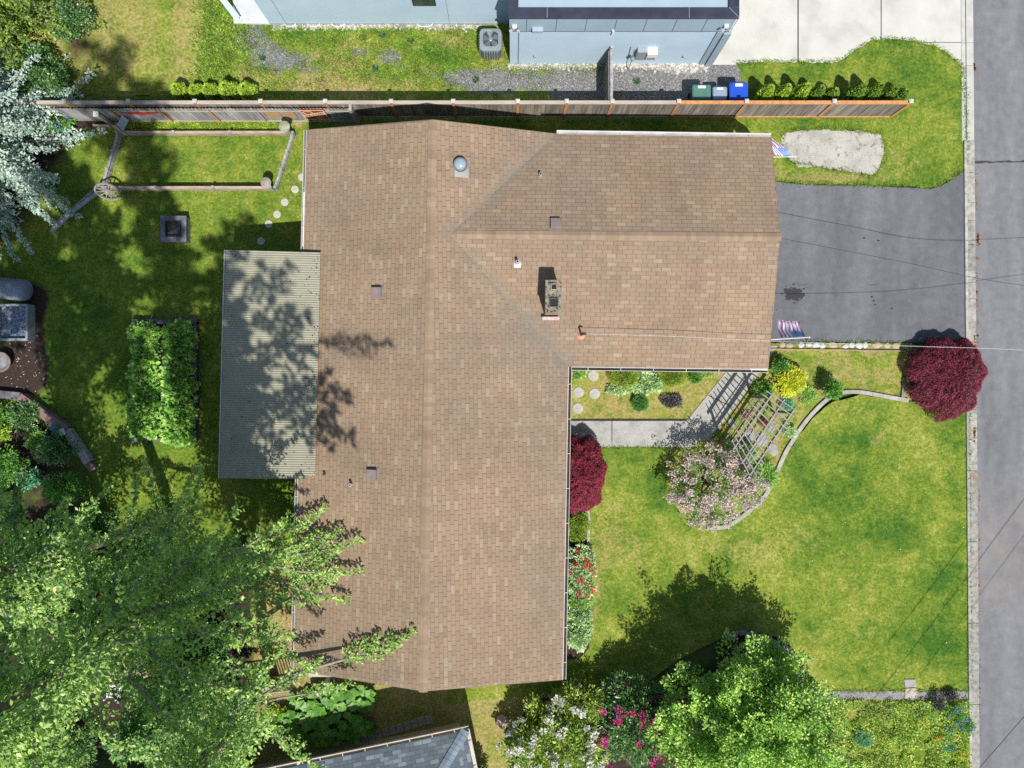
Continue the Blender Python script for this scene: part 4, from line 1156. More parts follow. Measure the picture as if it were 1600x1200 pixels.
# west wing of the neighbour's house: separate taller building mass of the same house
YB = 14.05; XA = -9.45
m = MB(); m.prism([(XA, YB), (X0 + .01, YB), (X0 + .01, 24), (XA, 24)], 0, 6.1); m.build("wing_wall", m_blue, nh)
m = MB(); m.prism([(XA - .06, YB - .06), (X0 - .02, YB - .06), (X0 - .02, 24), (XA - .06, 24)], 6.1, 6.3); m.build("wing_parapet", m_navy, nh)
m = MB()
for x in (448, 703):
    X = (x - 800) / FP * 33 ; m.box((X, YB - .008, 3), (.022, .016, 5.9))
m.box((XA + 4.7, YB - .01, .14), (9.4, .02, .05))
m.build("wall_joint", plain("joint_grey", (.3, .34, .38), .6), nh)
o, c = wallbox("window", 662, 2, .86, .7, .05, m_navy, nh, yw=YB)
m = MB(); m.box((c.x, YB - .056, c.z), (.74, .02, .58)); m.build("pane", m_glass, o)
for x, w in ((453, 9), (490, 10), (528, 10), (664, 12)):
    m = MB(); q = px(x - w, 38.5, .12); q2 = px(x + w, 38.5, .12)
    m.tube([(q.x, YB - .02, .10), (q.x + .12, YB - .12, .10), (q2.x - .12, YB - .12, .10), (q2.x, YB - .02, .10)], .02, 5); m.build("foundation_vent", m_wbox, nh)
# slanted blue-grey handrail panel beside the white slab
m = MB(); a = px(343, -6, .9); e = px(371, 31, .35); m.bar(a, e, .16, .05); m.bar(a + Vector((.14, 0, .1)), e + Vector((.1, .06, .1)), .06, .03)
rp = MB(); 
o = m.build("ramp_side_panel", m_blue, None, origin=e); tag(o, "slanting blue-grey painted ramp side beside the white concrete slab", "ramp")

# ================================================================ AIR CONDITIONER
m_ac = plain("ac_grey", (.22, .265, .28), .45, .1); m_acd = plain("ac_dark", (.02, .025, .03), .5)
acx, acy = (766.5 - 800) / FP * 32.1, (600 - 62) / FP * 32.1
ac = thing("air_conditioner", (acx, acy, 0), "round-cornered grey air conditioner with a big top fan beside the pale blue wall", "air conditioner")
def rrect(hx, hy, r, n=5):
    pts = []
    for (sx, sy, a0) in ((1, 1, 0), (-1, 1, 90), (-1, -1, 180), (1, -1, 270)):
        for k in range(n + 1):
            t = math.radians(a0 + 90 * k / n); pts.append((sx * (hx - r) + r * math.cos(t), sy * (hy - r) + r * math.sin(t)))
    return pts
HX, HY = .42, .43
m = MB(); m.prism([(acx + p[0], acy + p[1]) for p in rrect(HX - .03, HY - .03, .14)], 0, .83)
m.build("casing", plain("ac_body", (.12, .15, .16), .5, .2), ac)
m = MB()
for k in range(6): m.box((acx - .24 + k * .096, acy - HY + .0, .43), (.04, .05, .72))
for k in range(6):
    for s in (-1, 1): m.box((acx + s * (HX - .0), acy - .24 + k * .096, .43), (.05, .04, .72))
m.build("louvre", m_ac, ac)
# top ring
m = MB(); out = rrect(HX, HY, .16, 7); n = len(out); R = .335; cyo = .03
vs = []; 
for (x, y) in out: vs.append((acx + x, acy + y, .83))
for (x, y) in out: vs.append((acx + x * .98, acy + y * .98, .9))
for (x, y) in out:
    t = math.atan2(y, x); vs.append((acx + R * math.cos(t), acy + cyo + R * math.sin(t), .92))
for (x, y) in out:
    t = math.atan2(y, x); vs.append((acx + (R - .01) * math.cos(t), acy + cyo + (R - .01) * math.sin(t), .80))
fs = []
for j in range(3):
    for k in range(n): fs.append((j * n + k, j * n + (k + 1) % n, (j + 1) * n + (k + 1) % n, (j + 1) * n + k))
m.add(vs, fs); m.build("top_cover", m_ac, ac)
m = MB(); m.lathe((acx, acy + cyo, .835), [(R + .0, 0), (R, .004)], 28); m.build("fan_well", m_acd, ac)
m = MB()
for k in range(5):
    t = k * 2 * math.pi / 5 + .4
    a = Vector((math.cos(t), math.sin(t), 0)); s_ = Vector((-a.y, a.x, 0)); c = Vector((acx, acy + cyo, .862))
    m.add([c + a * .06 - s_ * .03, c + a * .29 - s_ * .13 + Vector((0, 0, -.015)), c + a * .31 + s_ * .05, c + a * .24 + s_ * .12 + Vector((0, 0, .02)), c + a * .06 + s_ * .04], [(0, 1, 2, 3, 4)])
m.build("fan_blade", plain("fan_grey", (.2, .23, .25), .3, .6), ac)
m = MB(); m.lathe((acx, acy + cyo, .87), [(.085, 0), (.085, .03), (.05, .045)], 18)
m.build("fan_hub", plain("hub", (.22, .3, .38), .4, .3), ac)
m = MB(); c = Vector((acx, acy + cyo, .925))
for rr in [.06 + .03 * k for k in range(10)]:
    m.tube([c + Vector((rr * math.cos(t), rr * math.sin(t), 0)) for t in [2 * math.pi * k / 28 for k in range(29)]], .0016, 3, cap=False)
for k in range(4):
    t = k * math.pi / 2 + .5; m.tube([c, c + Vector((R * math.cos(t), R * math.sin(t), 0))], .006, 4)
m.build("fan_guard", plain("guard", (.3, .33, .36), .3, .7), ac)

# ================================================================ LONG BOARD FENCE
m_board = surf("fence_board", [(.15, .125, .10), (.23, .20, .165), (.32, .29, .26)], 3, 6, .9, .3, 30, stretch=(3, 3, .3), island=.28, fine=.1)
m_board2 = surf("old_grey_board", [(.2, .195, .19), (.32, .31, .3), (.42, .41, .4)], 3, 6, .9, .3, 30, stretch=(3, 3, .3), island=.22, fine=.1)
m_orange = surf("orange_cedar_post", [(.42, .19, .07), (.60, .30, .13)], 4, 5, .8, .2, 30, stretch=(2, 2, .5))
m_rail = surf("cedar_rail", [(.33, .275, .225), (.47, .41, .35)], 3, 5, .85, .3, 30, stretch=(.4, 2, 2))
m_pcap = surf("metal_post_cap", [(.42, .42, .40), (.56, .56, .54)], 5, 4, .5)
fy = 10.42
fence = thing("board_fence", (2, fy, 0), "long brown board fence with orange posts and grey post caps between the two yards", "fence")
fposts = [X * .023614 for X in (-800 + 20, -800 + 100, -800 + 200, -800 + 304, -800 + 407, -800 + 508, -800 + 611, -800 + 708, 9, 85.5, 157, 261, 367, 504, 624)]
fposts[0] = -18.4
FH = 1.74
r = random.Random(6)
for i, X in enumerate(fposts):
    m = MB(); m.box((X, fy, .9), (.1, .1, 1.84)); p = m.build("post", m_orange, fence)
    m = MB(); m.box((X, fy + .02, 1.83), (.15, .15, .03)); m.box((X, fy + .02, 1.855), (.09, .09, .03)); m.build("post_cap", m_pcap, p)
for i in range(len(fposts) - 1):
    a, b_ = fposts[i] + .055, fposts[i + 1] - .055
    m = MB(); n = max(4, int(round((b_ - a) / .143))); w = (b_ - a) / n
    for k in range(n):
        m.box((a + (k + .5) * w, fy + r.uniform(-.004, .004), .89 + r.uniform(-.01, .01)), (w - .008, .02, 1.62))
    m.build("board_panel", m_board, fence)
    mr = m_rail if i < 11 else m_orange
    m = MB(); m.box(((a + b_) / 2, fy, FH), (b_ - a, .13, .04)); m.build("cap_rail", mr, fence)
    m = MB(); m.box(((a + b_) / 2, fy - .03, FH - .07), (b_ - a, .03, .08)); m.build("rail", mr, fence)
    m = MB(); m.box(((a + b_) / 2, fy - .03, .13), (b_ - a, .035, .1)); m.build("rail", mr, fence)
# short return fence across the side yard
rf = thing("side_fence", (3.66, 11.4, 0), "short brown board fence running from the long fence to the pale blue wall", "fence")
m = MB(); n = 14
for k in range(n):
    m.box((3.62, 10.52 + (k + .5) * 1.9 / n, .9), (.02, 1.9 / n - .006, 1.7))
m.build("board_panel", m_board, rf)
for y in (10.52, 11.05, 12.44): 
    m = MB(); m.box((3.68, y, .92), (.09, .09, 1.84)); m.build("post", m_board2 if y < 12 else m_board2, rf)
m = MB(); m.box((3.68, 11.46, 1.78), (.09, 1.8, .04)); m.build("cap_rail", m_board2, rf); m = MB(); m.box((3.60, 11.46, 1.6), (.04, 1.8, .09)); m.build("rail", m_board2, rf)

# older grey fence standing in front of the west end
of = thing("picket_fence", (-11, 10.2, 0), "old grey picket fence with cedar trim standing in front of the long fence's shady end", "fence")
xs_ = [-17.3, -15.05, -13.2, -11.35, -9.55, -7.85, -6.05]
for i in range(len(xs_) - 1):
    a, b_ = xs_[i], xs_[i + 1]; n = int((b_ - a) / .125); w = (b_ - a) / n; m = MB()
    for k in range(n):
        x = a + (k + .5) * w; h = 1.52 + r.uniform(-.03, .03)
        m.add([(x - w * .46, fy - .16, .05), (x + w * .46, fy - .16, .05), (x + w * .46, fy - .16, h - .06), (x, fy - .16, h), (x - w * .46, fy - .16, h - .06),
               (x - w * .46, fy - .14, .05), (x + w * .46, fy - .14, .05), (x + w * .46, fy - .14, h - .06), (x, fy - .14, h), (x - w * .46, fy - .14, h - .06)],
              [(0, 1, 2, 3, 4), (9, 8, 7, 6, 5), (0, 5, 6, 1), (1, 6, 7, 2), (2, 7, 8, 3), (3, 8, 9, 4), (4, 9, 5, 0)])
    m.build("board_panel", m_board2, of)
    if i >= 1:
        mt = m_rail
        m = MB(); m.box(((a + b_) / 2, fy - .185, 1.28), (b_ - a, .03, .07)); m.build("rail", mt, of)
        m = MB(); m.box(((a + b_) / 2, fy - .185, .1), (b_ - a, .03, .08)); m.build("rail", mt, of)
for x in xs_[1:6]:
    m = MB(); m.box((x, fy - .21, .7), (.07, .03, 1.36)); m.build("batten", m_orange if x < -10 else m_rail, of)
m = MB()
for x0_, x1_ in ((-9.35, -8.8), (-8.7, -8.25)): m.box(((x0_ + x1_) / 2, fy - .172, .85), (x1_ - x0_, .008, .75))
m.build("cedar_patch", surf("new_cedar", [(.4, .24, .1), (.52, .34, .18)], 4, stretch=(8, 1, .5)), of)
m = MB(); m.box((-6.0, fy - .14, .85), (.1, .34, 1.7)); m.build("end_post", m_board2, of)
# faded red lettering board fixed to the picket fence
m_red = surf("faded_red_paint", [(.42, .035, .02), (.58, .08, .05)], 8, 5, .7)
m = MB(); pts = [(-.75, .02), (-.6, .07), (-.35, .05), (-.2, .1), (0, .14), (.18, .08), (.45, .12), (.7, .13), (.72, .02), (.5, -.08), (.25, -.1), (.1, -.16), (-.1, -.12), (-.35, -.1), (-.55, -.02)]
c = px(218, 171, 1.15); n = len(pts)
vs = [(c.x + p[0], fy - .215, 1.15 + p[1] * 1.3) for p in pts] + [(c.x + p[0], fy - .19, 1.15 + p[1] * 1.3) for p in pts]
m.add(vs, [tuple(range(n))[::-1], tuple(range(n, 2 * n))] + [(i, (i + 1) % n, n + (i + 1) % n, n + i) for i in range(n)])
tag(m.build("fish_plaque", m_red, None, origin=(c.x, fy - .2, 1.15)), "weathered red cut-out plaque hanging on the old grey picket fence", "plaque")

# red sign with a cream banner
m_sred = surf("sign_red", [(.38, .035, .018), (.46, .06, .03)], 3, 5, .5, spec=.4)
m_cream = surf("sign_cream", [(.72, .58, .34), (.8, .68, .44)], 4, 4, .5)
m_ink = plain("sign_ink", (.03, .025, .02), .6)
SX, SZ, SW, SH = -8.0 + .42, 1.05, .92, 1.1
sx0 = (466 - 800) / FP * 31.4
SX = sx0 + SW / 2 + .02; sy = fy - .235
sg = thing("red_sign", (SX, sy, .2), "red sign with a cream diagonal banner hung on the picket fence beside the roof", "sign")
m = MB(); m.box((SX, sy, SZ), (SW, .02, SH)); m.build("sign_board", m_sred, sg)
m = MB()
for s in (-1, 1): m.box((SX + s * (SW / 2 - .02), sy - .013, SZ), (.035, .006, SH)); m.box((SX, sy - .013, SZ + s * (SH / 2 - .02)), (SW - .08, .006, .035))
m.build("sign_border", m_cream, sg)
def slab2(m, pts, y, t=.006):
    n = len(pts); vs = [(SX + p[0], y - t, SZ + p[1]) for p in pts] + [(SX + p[0], y, SZ + p[1]) for p in pts]
    m.add(vs, [tuple(range(n)), tuple(range(n, 2 * n))[::-1]] + [(i, n + i, n + (i + 1) % n, (i + 1) % n) for i in range(n)])
m = MB(); slab2(m, [(-.43, -.22), (.43, .12), (.43, .38), (-.43, .02)], sy - .017); m.build("banner", m_cream, sg)
m = MB()
pts = []
for k in range(19):
    t = math.radians(-30 + 270 * k / 18); pts.append((-.2 + .17 * math.cos(t), .30 + .13 * math.sin(t)))
for k in range(18):
    a, e = pts[k], pts[k + 1]; m.bar((SX + a[0], sy - .02, SZ + a[1]), (SX + e[0], sy - .02, SZ + e[1]), .05, .01, up=(0, 1, 0))
m.bar((SX - .0, sy - .02, SZ - .26), (SX + .3, sy - .02, SZ - .2), .05, .01, up=(0, 1, 0)); m.bar((SX + .02, sy - .02, SZ - .38), (SX + .34, sy - .02, SZ - .32), .03, .01, up=(0, 1, 0))
m.build("scroll_mark", surf("sign_pink", [(.6, .38, .3), (.7, .48, .38)], 4), sg)
tcv = bpy.data.curves.new("lettering", 'FONT'); tcv.body = "BAR & CAFE"; tcv.size = .155; tcv.extrude = .003; tcv.align_x = 'CENTER'; tcv.align_y = 'CENTER'
to = bpy.data.objects.new("lettering_source", tcv); COL.objects.link(to)
bpy.context.view_layer.update()
tme = bpy.data.meshes.new_from_object(to); COL.objects.unlink(to); bpy.data.objects.remove(to)
tme.materials.clear(); tme.materials.append(m_ink)
tme.transform(Matrix.Translation(Vector((SX, sy - .027, SZ + .075)) - Vector(sg.location)) @ Matrix.Rotation(-.385, 4, 'Y') @ Matrix.Rotation(math.pi / 2, 4, 'X'))
link("lettering", tme, sg)

# ================================================================ WHEELIE BINS
def wbin(name, cx, cy, w, d, h, colr, lidc, label, sticker=True, rz=0):
    c = px(cx, cy, h); t = thing(name, (c.x, c.y, 0), label, "wheelie bin", "wheelie bins in a row by the fence", rz)
    M_ = Matrix.Rotation(rz, 3, 'Z')
    def W(x, y, z): v = M_ @ Vector((x, y, 0)); return Vector((c.x + v.x, c.y + v.y, z))
    def lidpts(hx, hy, r): return [W(p[0], p[1], 0) for p in rrect(hx, hy, r)]
    m = MB(); k = len(rrect(1, 1, .1))
    lo = rrect(w / 2 * .78, d / 2 * .78, .05); hi = rrect(w / 2 * .94, d / 2 * .94, .06)
    m.add([W(p[0], p[1], .1) for p in lo] + [W(p[0], p[1], h - .08) for p in hi], [(i, (i + 1) % k, k + (i + 1) % k, k + i) for i in range(k)] + [tuple(range(k))[::-1]])
    m.build("bin_body", colr, t)
    m = MB(); o_ = rrect(w / 2, d / 2, .07); i_ = rrect(w / 2 * .86, d / 2 * .86, .07)
    m.add([W(p[0], p[1], h - .09) for p in o_] + [W(p[0], p[1], h - .02) for p in o_] + [W(p[0], p[1], h + .015) for p in i_],
          [(i, (i + 1) % k, k + (i + 1) % k, k + i) for i in range(k)] + [(k + i, k + (i + 1) % k, 2 * k + (i + 1) % k, 2 * k + i) for i in range(k)] + [tuple(range(2 * k, 3 * k)), tuple(range(k))[::-1]])
    m.box(W(0, -d * .22, h + .022), (w * .5, d * .05, .02), M=M_)
    m.box(W(0, -d / 2 - .03, h - .06), (w * .2, .08, .05), M=M_)
    m.build("lid", lidc, t)
    m = MB(); m.box(W(0, d * .33, h + .022), (w * .4, d * .17, .012), M=M_); m.build("sticker", m_wbox, t)
    m = MB(); m.tube([W(-w * .36, d / 2 + .03, h - .1), W(w * .36, d / 2 + .03, h - .1)], .018, 6); m.build("handle", colr, t)
    for s in (-1, 1):
        m = MB(); m.lathe(W(s * w * .4, d * .36, .1), [(.02, -.03), (.1, -.03), (.1, .03), (.02, .03)], 16, M=M_ @ Matrix.Rotation(math.pi / 2, 3, 'Y')); m.build("wheel", m_dark, t)
m_bg = plain("bin_green_lid", (.075, .185, .145), .35); m_bgb = plain("bin_green_body", (.03, .075, .08), .5)
m_bgr = plain("bin_grey_lid", (.24, .31, .40), .35); m_bgrb = plain("bin_grey_body", (.05, .07, .1), .5)
m_bb = plain("bin_blue_lid", (.02, .08, .48), .35); m_bbb = plain("bin_blue_body", (.012, .04, .3), .5)
wbin("wheelie_bin", 1096.5, 144, .70, .58, 1.08, m_bgb, m_bg, "green-lidded wheelie bin with a white sticker by the fence")
wbin("wheelie_bin", 1125, 145.5, .55, .5, .98, m_bgrb, m_bgr, "narrow grey-lidded wheelie bin between the green and the blue one")
wbin("wheelie_bin", 1154.5, 142, .70, .66, 1.12, m_bbb, m_bb, "bright blue wheelie bin at the end of the row")

# ================================================================ LOW BORDER OF THE PEN, LANTERNS, WHEEL
m_low = surf("pen_board", [(.26, .19, .14), (.40, .31, .25), (.48, .40, .34)], 4, 6, .9, .4, 30, stretch=(.5, 2, 2), fine=.1)
def low_fence(a, e, h, label, npost=4, z0=.0, t=.07, rail=True, mat=None):
    a = px(*a); e = px(*e); m = MB(); mat = mat or m_low
    o = thing("low_fence", (a + e) / 2, label, "low fence")
    m.bar(a + Vector((0, 0, h * .32)), e + Vector((0, 0, h * .32)), t, h * .5); m.bar(a + Vector((0, 0, h * .85)), e + Vector((0, 0, h * .85)), t + .02, h * .2)
    m.build("board", mat, o)
    for k in range(npost):
        p = a.lerp(e, k / (npost - 1)); q = MB(); q.box(p + Vector((0, 0, h * .55)), (.1, .1, h * 1.1)); q.build("post", m_board2, o)
    return o
low_fence((190, 211), (452, 211), .42, "low wooden fence along the pen's far side nearest the picket fence", 4)
low_fence((163, 297), (428, 297), .5, "low wooden fence along the pen's near side towards the lawn", 4)
low_fence((461, 212), (434, 296), .4, "low weathered fence closing the pen on the house side", 4, mat=m_board2)
low_fence((191, 212), (166, 296), .4, "low shady fence closing the pen beside the silvery spruce", 4, mat=m_board2)
def lantern(base, h, R, label, mossy):
    b0 = px(*base); t = thing("lantern_post", b0, label, "lantern post")
    m = MB(); m.box(b0 + Vector((0, 0, h * .42)), (.09, .09, h * .84)); m.build("post", m_board2, t)
    m = MB(); m.lathe(b0 + Vector((0, 0, h * .8)), [(R * .7, 0), (R * .9, R * .6), (R * .85, R * 1.2)], 16)
    lg = m.build("lantern_glass", plain("lantern_glass" + ("_m" if mossy else ""), (.3, .32, .3), .2, 0, .7), t)
    m = MB(); m.lathe(b0 + Vector((0, 0, h * .8 + R * 1.2)), [(R * 1.08, 0), (R, R * .12), (R * .5, R * .35), (R * .12, R * .5)], 18)
    m.build("lantern_cap", surf("mossy_cap" if mossy else "weathered_cap", [(.2, .22, .12), (.4, .42, .3)] if mossy else [(.2, .17, .14), (.42, .38, .34)], 14, 5, .8, .5, 30), t)
lantern((458, 213), 1.3, .2, "tall mossy lantern post at the pen's corner near the red sign", True)
lantern((425, 293), .75, .19, "short lantern post at the pen's corner near the stepping stones", False)
# gate post with white cap and fallen rails at the west corner
b = MB(); c = px(176, 195); b.box(c + Vector((0, 0, .65)), (.12, .12, 1.3)); o = thing("gate_post", c, "grey post with a pale square cap at the pen's shady corner", "post"); b.build("post_shaft", m_board2, o)
b = MB(); b.box(c + Vector((0, 0, 1.32)), (.2, .2, .05)); b.build("post_cap", m_pcap, o)
b = MB(); b.bar(px(146, 196, .3), px(172, 197, .5), .07, .1); b.bar(px(176, 196, .75), px(196, 210, .35), .07, .1); b.build("rail_piece", m_low, o)
b = MB(); b.bar(px(187, 201, .5), px(196, 184, .75), .32, .03, up=(.3, .2, 1)); tag(b.build("leaning_board", surf("blue_grey_board", [(.25, .29, .3), (.42, .45, .45)], 5, stretch=(1, .3, 1)), origin=px(191, 193)), "blue-grey plank leaning at the pen's shady corner", "plank")
b = MB(); b.tube([px(80, 362, .28), px(112, 331, .3), px(152, 301, .32)], [.1, .095, .085], 8); b.tube([px(84, 352, .12), px(118, 322, .13), px(150, 294, .12)], [.06, .06, .05], 7)
tag(b.build("split_rail", surf("silver_rail", [(.22, .24, .27), (.42, .44, .47)], 5, stretch=(1, 1, 1)), origin=px(115, 331), smooth=True), "silver-grey split rail running from the wagon wheel to the silvery spruce", "rail")
# wagon wheel
wc = px(168, 299.5, .5); wt = thing("wagon_wheel", (wc.x, wc.y, 0), "old spoked wagon wheel leaning at the pen's corner", "wagon wheel")
Mw = Matrix.Rotation(math.radians(61), 3, 'X')
m_wh = surf("grey_wheel_wood", [(.2, .185, .165), (.33, .31, .28)], 6)
m = MB(); m.lathe(wc, [(.42, -.03), (.48, -.03), (.48, .03), (.42, .03), (.42, -.03)], 36, M=Mw, cap=False); m.build("rim", m_wh, wt)
m = MB()
for k in range(12):
    t = k * math.pi / 6; d = Mw @ Vector((math.cos(t), math.sin(t), 0)); m.tube([wc + d * .08, wc + d * .43], [.024, .018], 6)
m.build("spoke", m_wh, wt)
m = MB(); m.lathe(wc, [(.07, -.07), (.1, -.04), (.1, .05), (.07, .1)], 16, M=Mw); m.build("hub", m_wh, wt)

# fire box
fc = px(270, 357, .55); fb = thing("fire_box", (fc.x, fc.y, 0), "square grey timber box with an ash-filled middle and a handle on the lawn", "fire box")
m_tim = surf("slate_timber", [(.10, .10, .115), (.22, .22, .245)], 4, 6, .85, .4, 30, stretch=(1, 1, 1), fine=.15)
m = MB(); S = .50
ringbox(m, fc.x, fc.y, .30, .30, .2, .44, .52); m.build("top_frame", m_tim, fb, bevel=.01)
m = MB(); ringbox(m, fc.x, fc.y, .44, .44, .03, .02, .44); m.build("side_panel", m_tim, fb)
m = MB(); ringbox(m, fc.x, fc.y, .27, .27, .03, .3, .56); m.build("inner_frame", plain("iron_frame", (.06, .06, .065), .5, .5), fb)
m = MB(); m.box((fc.x, fc.y, .36), (.54, .54, .06)); m.build("ash_bed", surf("ash", [(.05, .04, .04), (.14, .12, .11), (.3, .28, .25)], 14, 5, 1, .8, 40), fb)
m = MB(); m.tube([(fc.x - .14, fc.y + .22, .5), (fc.x - .14, fc.y + .2, .86), (fc.x + .12, fc.y + .2, .86), (fc.x + .12, fc.y + .22, .5)], .022, 6); m.build("handle", plain("iron_handle", (.04, .04, .045), .5, .4), fb)

# raised bed of strawberries
m_dt = surf("dark_bed_timber", [(.05, .045, .06), (.11, .10, .12), (.2, .18, .19)], 3, 6, .9, .4, 30, fine=.15)
rb = thing("raised_bed", px(261, 595), "long dark timber raised bed overflowing with leafy strawberry plants", "raised bed")
a, c = px(214, 503), px(308, 686)
m = MB(); w = .15; h = .3
m.box(((a.x + c.x) / 2, a.y, h / 2), (c.x - a.x + w, w * 1.3, h)); m.box(((a.x + c.x) / 2, c.y, h / 2), (c.x - a.x + w, w * .8, h)); m.box((a.x, (a.y + c.y) / 2, h / 2 - .002), (w, a.y - c.y, h)); m.box((c.x, (a.y + c.y) / 2, h / 2 - .002), (w, a.y - c.y, h))
m.build("bed_frame", m_dt, rb, bevel=.008)
m = MB(); m.prism([(a.x, c.y), (c.x, c.y), (c.x, a.y), (a.x, a.y)], 0, .2); m.build("soil", surf("bed_soil", [(.02, .014, .01), (.05, .035, .028)], 12, 5, 1, .8, 30), rb)
for q in ((216, 503), (303, 503), (216, 686), (303, 686)):
    m = MB(); p = px(*q); m.box(p + Vector((0, 0, .17)), (.17, .17, .35)); m.build("corner_post", m_tim, rb)
m = MB()
for q0, q1 in (((214, 513), (237, 515)), ((262, 514), (282, 514)), ((216, 676), (232, 677)), ((257, 678), (277, 680)), ((238, 492), (232, 508)), ((283, 492), (277, 508))): m.tube([px(*q0, .62), px(*q1, .62)], .012, 5)
m.build("stake", plain("stake_wood", (.3, .3, .3), .6), rb)

# grey tank, timber trough, pot at the left edge
b = MB(); c = px(-6, 449, .45); Mt = Matrix.Rotation(math.radians(-6), 3, 'Z') @ Matrix.Rotation(math.pi / 2, 3, 'Y')
b.lathe(c, [(.1, -1.5), (.36, -1.45), (.42, -1.3), (.42, 1.05), (.38, 1.2), (.25, 1.3), (.05, 1.33)], 24, M=Mt)
tk = thing("water_tank", (c.x, c.y, 0), "dull blue-grey cylindrical tank lying under the silvery spruce boughs", "tank"); b.build("tank_body", surf("tank_grey", [(.17, .2, .25), (.26, .3, .36)], 2, 5, .6), tk, smooth=True)
b = MB()
for s in (-.7, .6): b.box((c.x + s, c.y, .05), (.12, .7, .1))
b.build("tank_foot", m_tim, tk)
tg = thing("timber_trough", px(18, 503), "square weathered timber trough filled with blue-grey gravel", "trough")
c = px(17, 503.5, .5); m = MB(); m.box((c.x + .0, c.y + .66, .27), (1.3, .09, .54)); m.box((c.x, c.y - .66, .27), (1.3, .09, .54)); m.box((c.x + .62, c.y, .27), (.09, 1.24, .54)); m.box((c.x - .62, c.y, .27), (.16, 1.24, .54)); m.box((c.x - .45, c.y, .5), (.05, 1.24, .05))
m.build("trough_frame", surf("weathered_trough", [(.2, .22, .23), (.36, .38, .4)], 4, 6, .9, .4, 30, fine=.15), tg, bevel=.01)
m = MB(); m.box((c.x, c.y, .2), (1.2, 1.2, .3)); m.build("gravel_fill", surf("blue_gravel", [(.03, .04, .05), (.16, .2, .27), (.4, .45, .52)], 18, 3, .9, 1.0, 25, fine=.3), tg)
pt = thing("clay_pot", px(14, 566), "round brown clay pot standing on bare soil below the timber trough", "pot")
c = px(10, 566, 0); m = MB(); m.lathe(c, [(.2, 0), (.36, .3), (.4, .42), (.36, .43), (.3, .38), (.02, .3)], 26, cap=False); m.build("pot_body", surf("clay", [(.16, .12, .11), (.28, .22, .2)], 6), pt, smooth=True)
m = MB(); m.lathe(c, [(.28, .3), (.28, .33), (.2, .37), (.02, .39)], 18); m.build("pot_fill", surf("pot_ash", [(.12, .12, .14), (.3, .3, .32)], 9), pt)

# board edging of the left garden bed
m_rb = surf("red_brown_board", [(.16, .10, .09), (.27, .19, .17)], 3, 6, .85, .4, 25, stretch=(1, 1, 1), fine=.12)
def plank(a, e, w, t, label, mat=None, z=.25, cat="timber edging", name="timber_edging"):
    a, e = px(*a, z), px(*e, z); b = MB(); b.bar(a, e, w, t); return tag(b.build(name, mat or m_rb, origin=(a + e) / 2, bevel=.01), label, cat)
plank((34, 620), (106, 672), .34, .4, "wide red-brown timber edging of the corner garden under the trees", z=.2)
plank((106, 672), (140, 722), .3, .36, "grey end of the corner garden's timber edging, half under leaves", m_board2, .18)
plank((-30, 613), (34, 619), .3, .3, "dark timber edging of the corner garden at the clay pot side", m_dt, .15)
plank((132, 716), (148, 734), .28, .3, "broken reddish board at the corner garden's tip", m_rb, .15)

# ================================================================ TRELLIS OVER THE PATH
m_tr = surf("silvered_lath", [(.19, .185, .18), (.35, .34, .33)], 8, 5, .85, .3, 30, stretch=(1, 1, 1))
tz = 2.3
A0, A1 = px(1207, 614, tz), px(1145, 702, tz); B0, B1 = px(1225, 624, tz), px(1158, 724, tz); C0, C1 = px(1242.5, 636, tz), px(1167, 748, tz)
pg = thing("garden_arbor", (A0 + C1) / 2 - Vector((0, 0, tz)), "silvery lath arbor roof standing over the flagstones by the front path", "arbor")
for a, e in ((A0, A1), (B0, B1), (C0, C1)):
    m = MB(); m.bar(a, e, .045, .2); m.build("beam", m_tr, pg)
m = MB(); n = 13
for k in range(n):
    f = (k + .4) / n; p = A0.lerp(A1, f); q = C0.lerp(C1, f); d = (q - p).normalized()
    m.bar(p - d * (.26 + .06 * math.sin(k * 2.1)) + Vector((0, 0, .085)), q + d * (.12 + .1 * math.sin(k * 3)) + Vector((0, 0, .085)), .034, .03)
m.build("slat", m_tr, pg)
for a, e in ((A0, A1), (C0, C1)):
    for f in (.08, .92):
        p = a.lerp(e, f); m = MB(); m.box((p.x, p.y, tz / 2 - .04), (.09, .09, tz - .08)); m.build("post", m_tr, pg)
    p = a.lerp(e, .08) ; q = a.lerp(e, .92); m = MB()
    for h in (.5, 1.0, 1.5): m.bar((p.x, p.y, h), (q.x, q.y, h), .03, .05)
    m.build("side_rail", m_tr, pg)

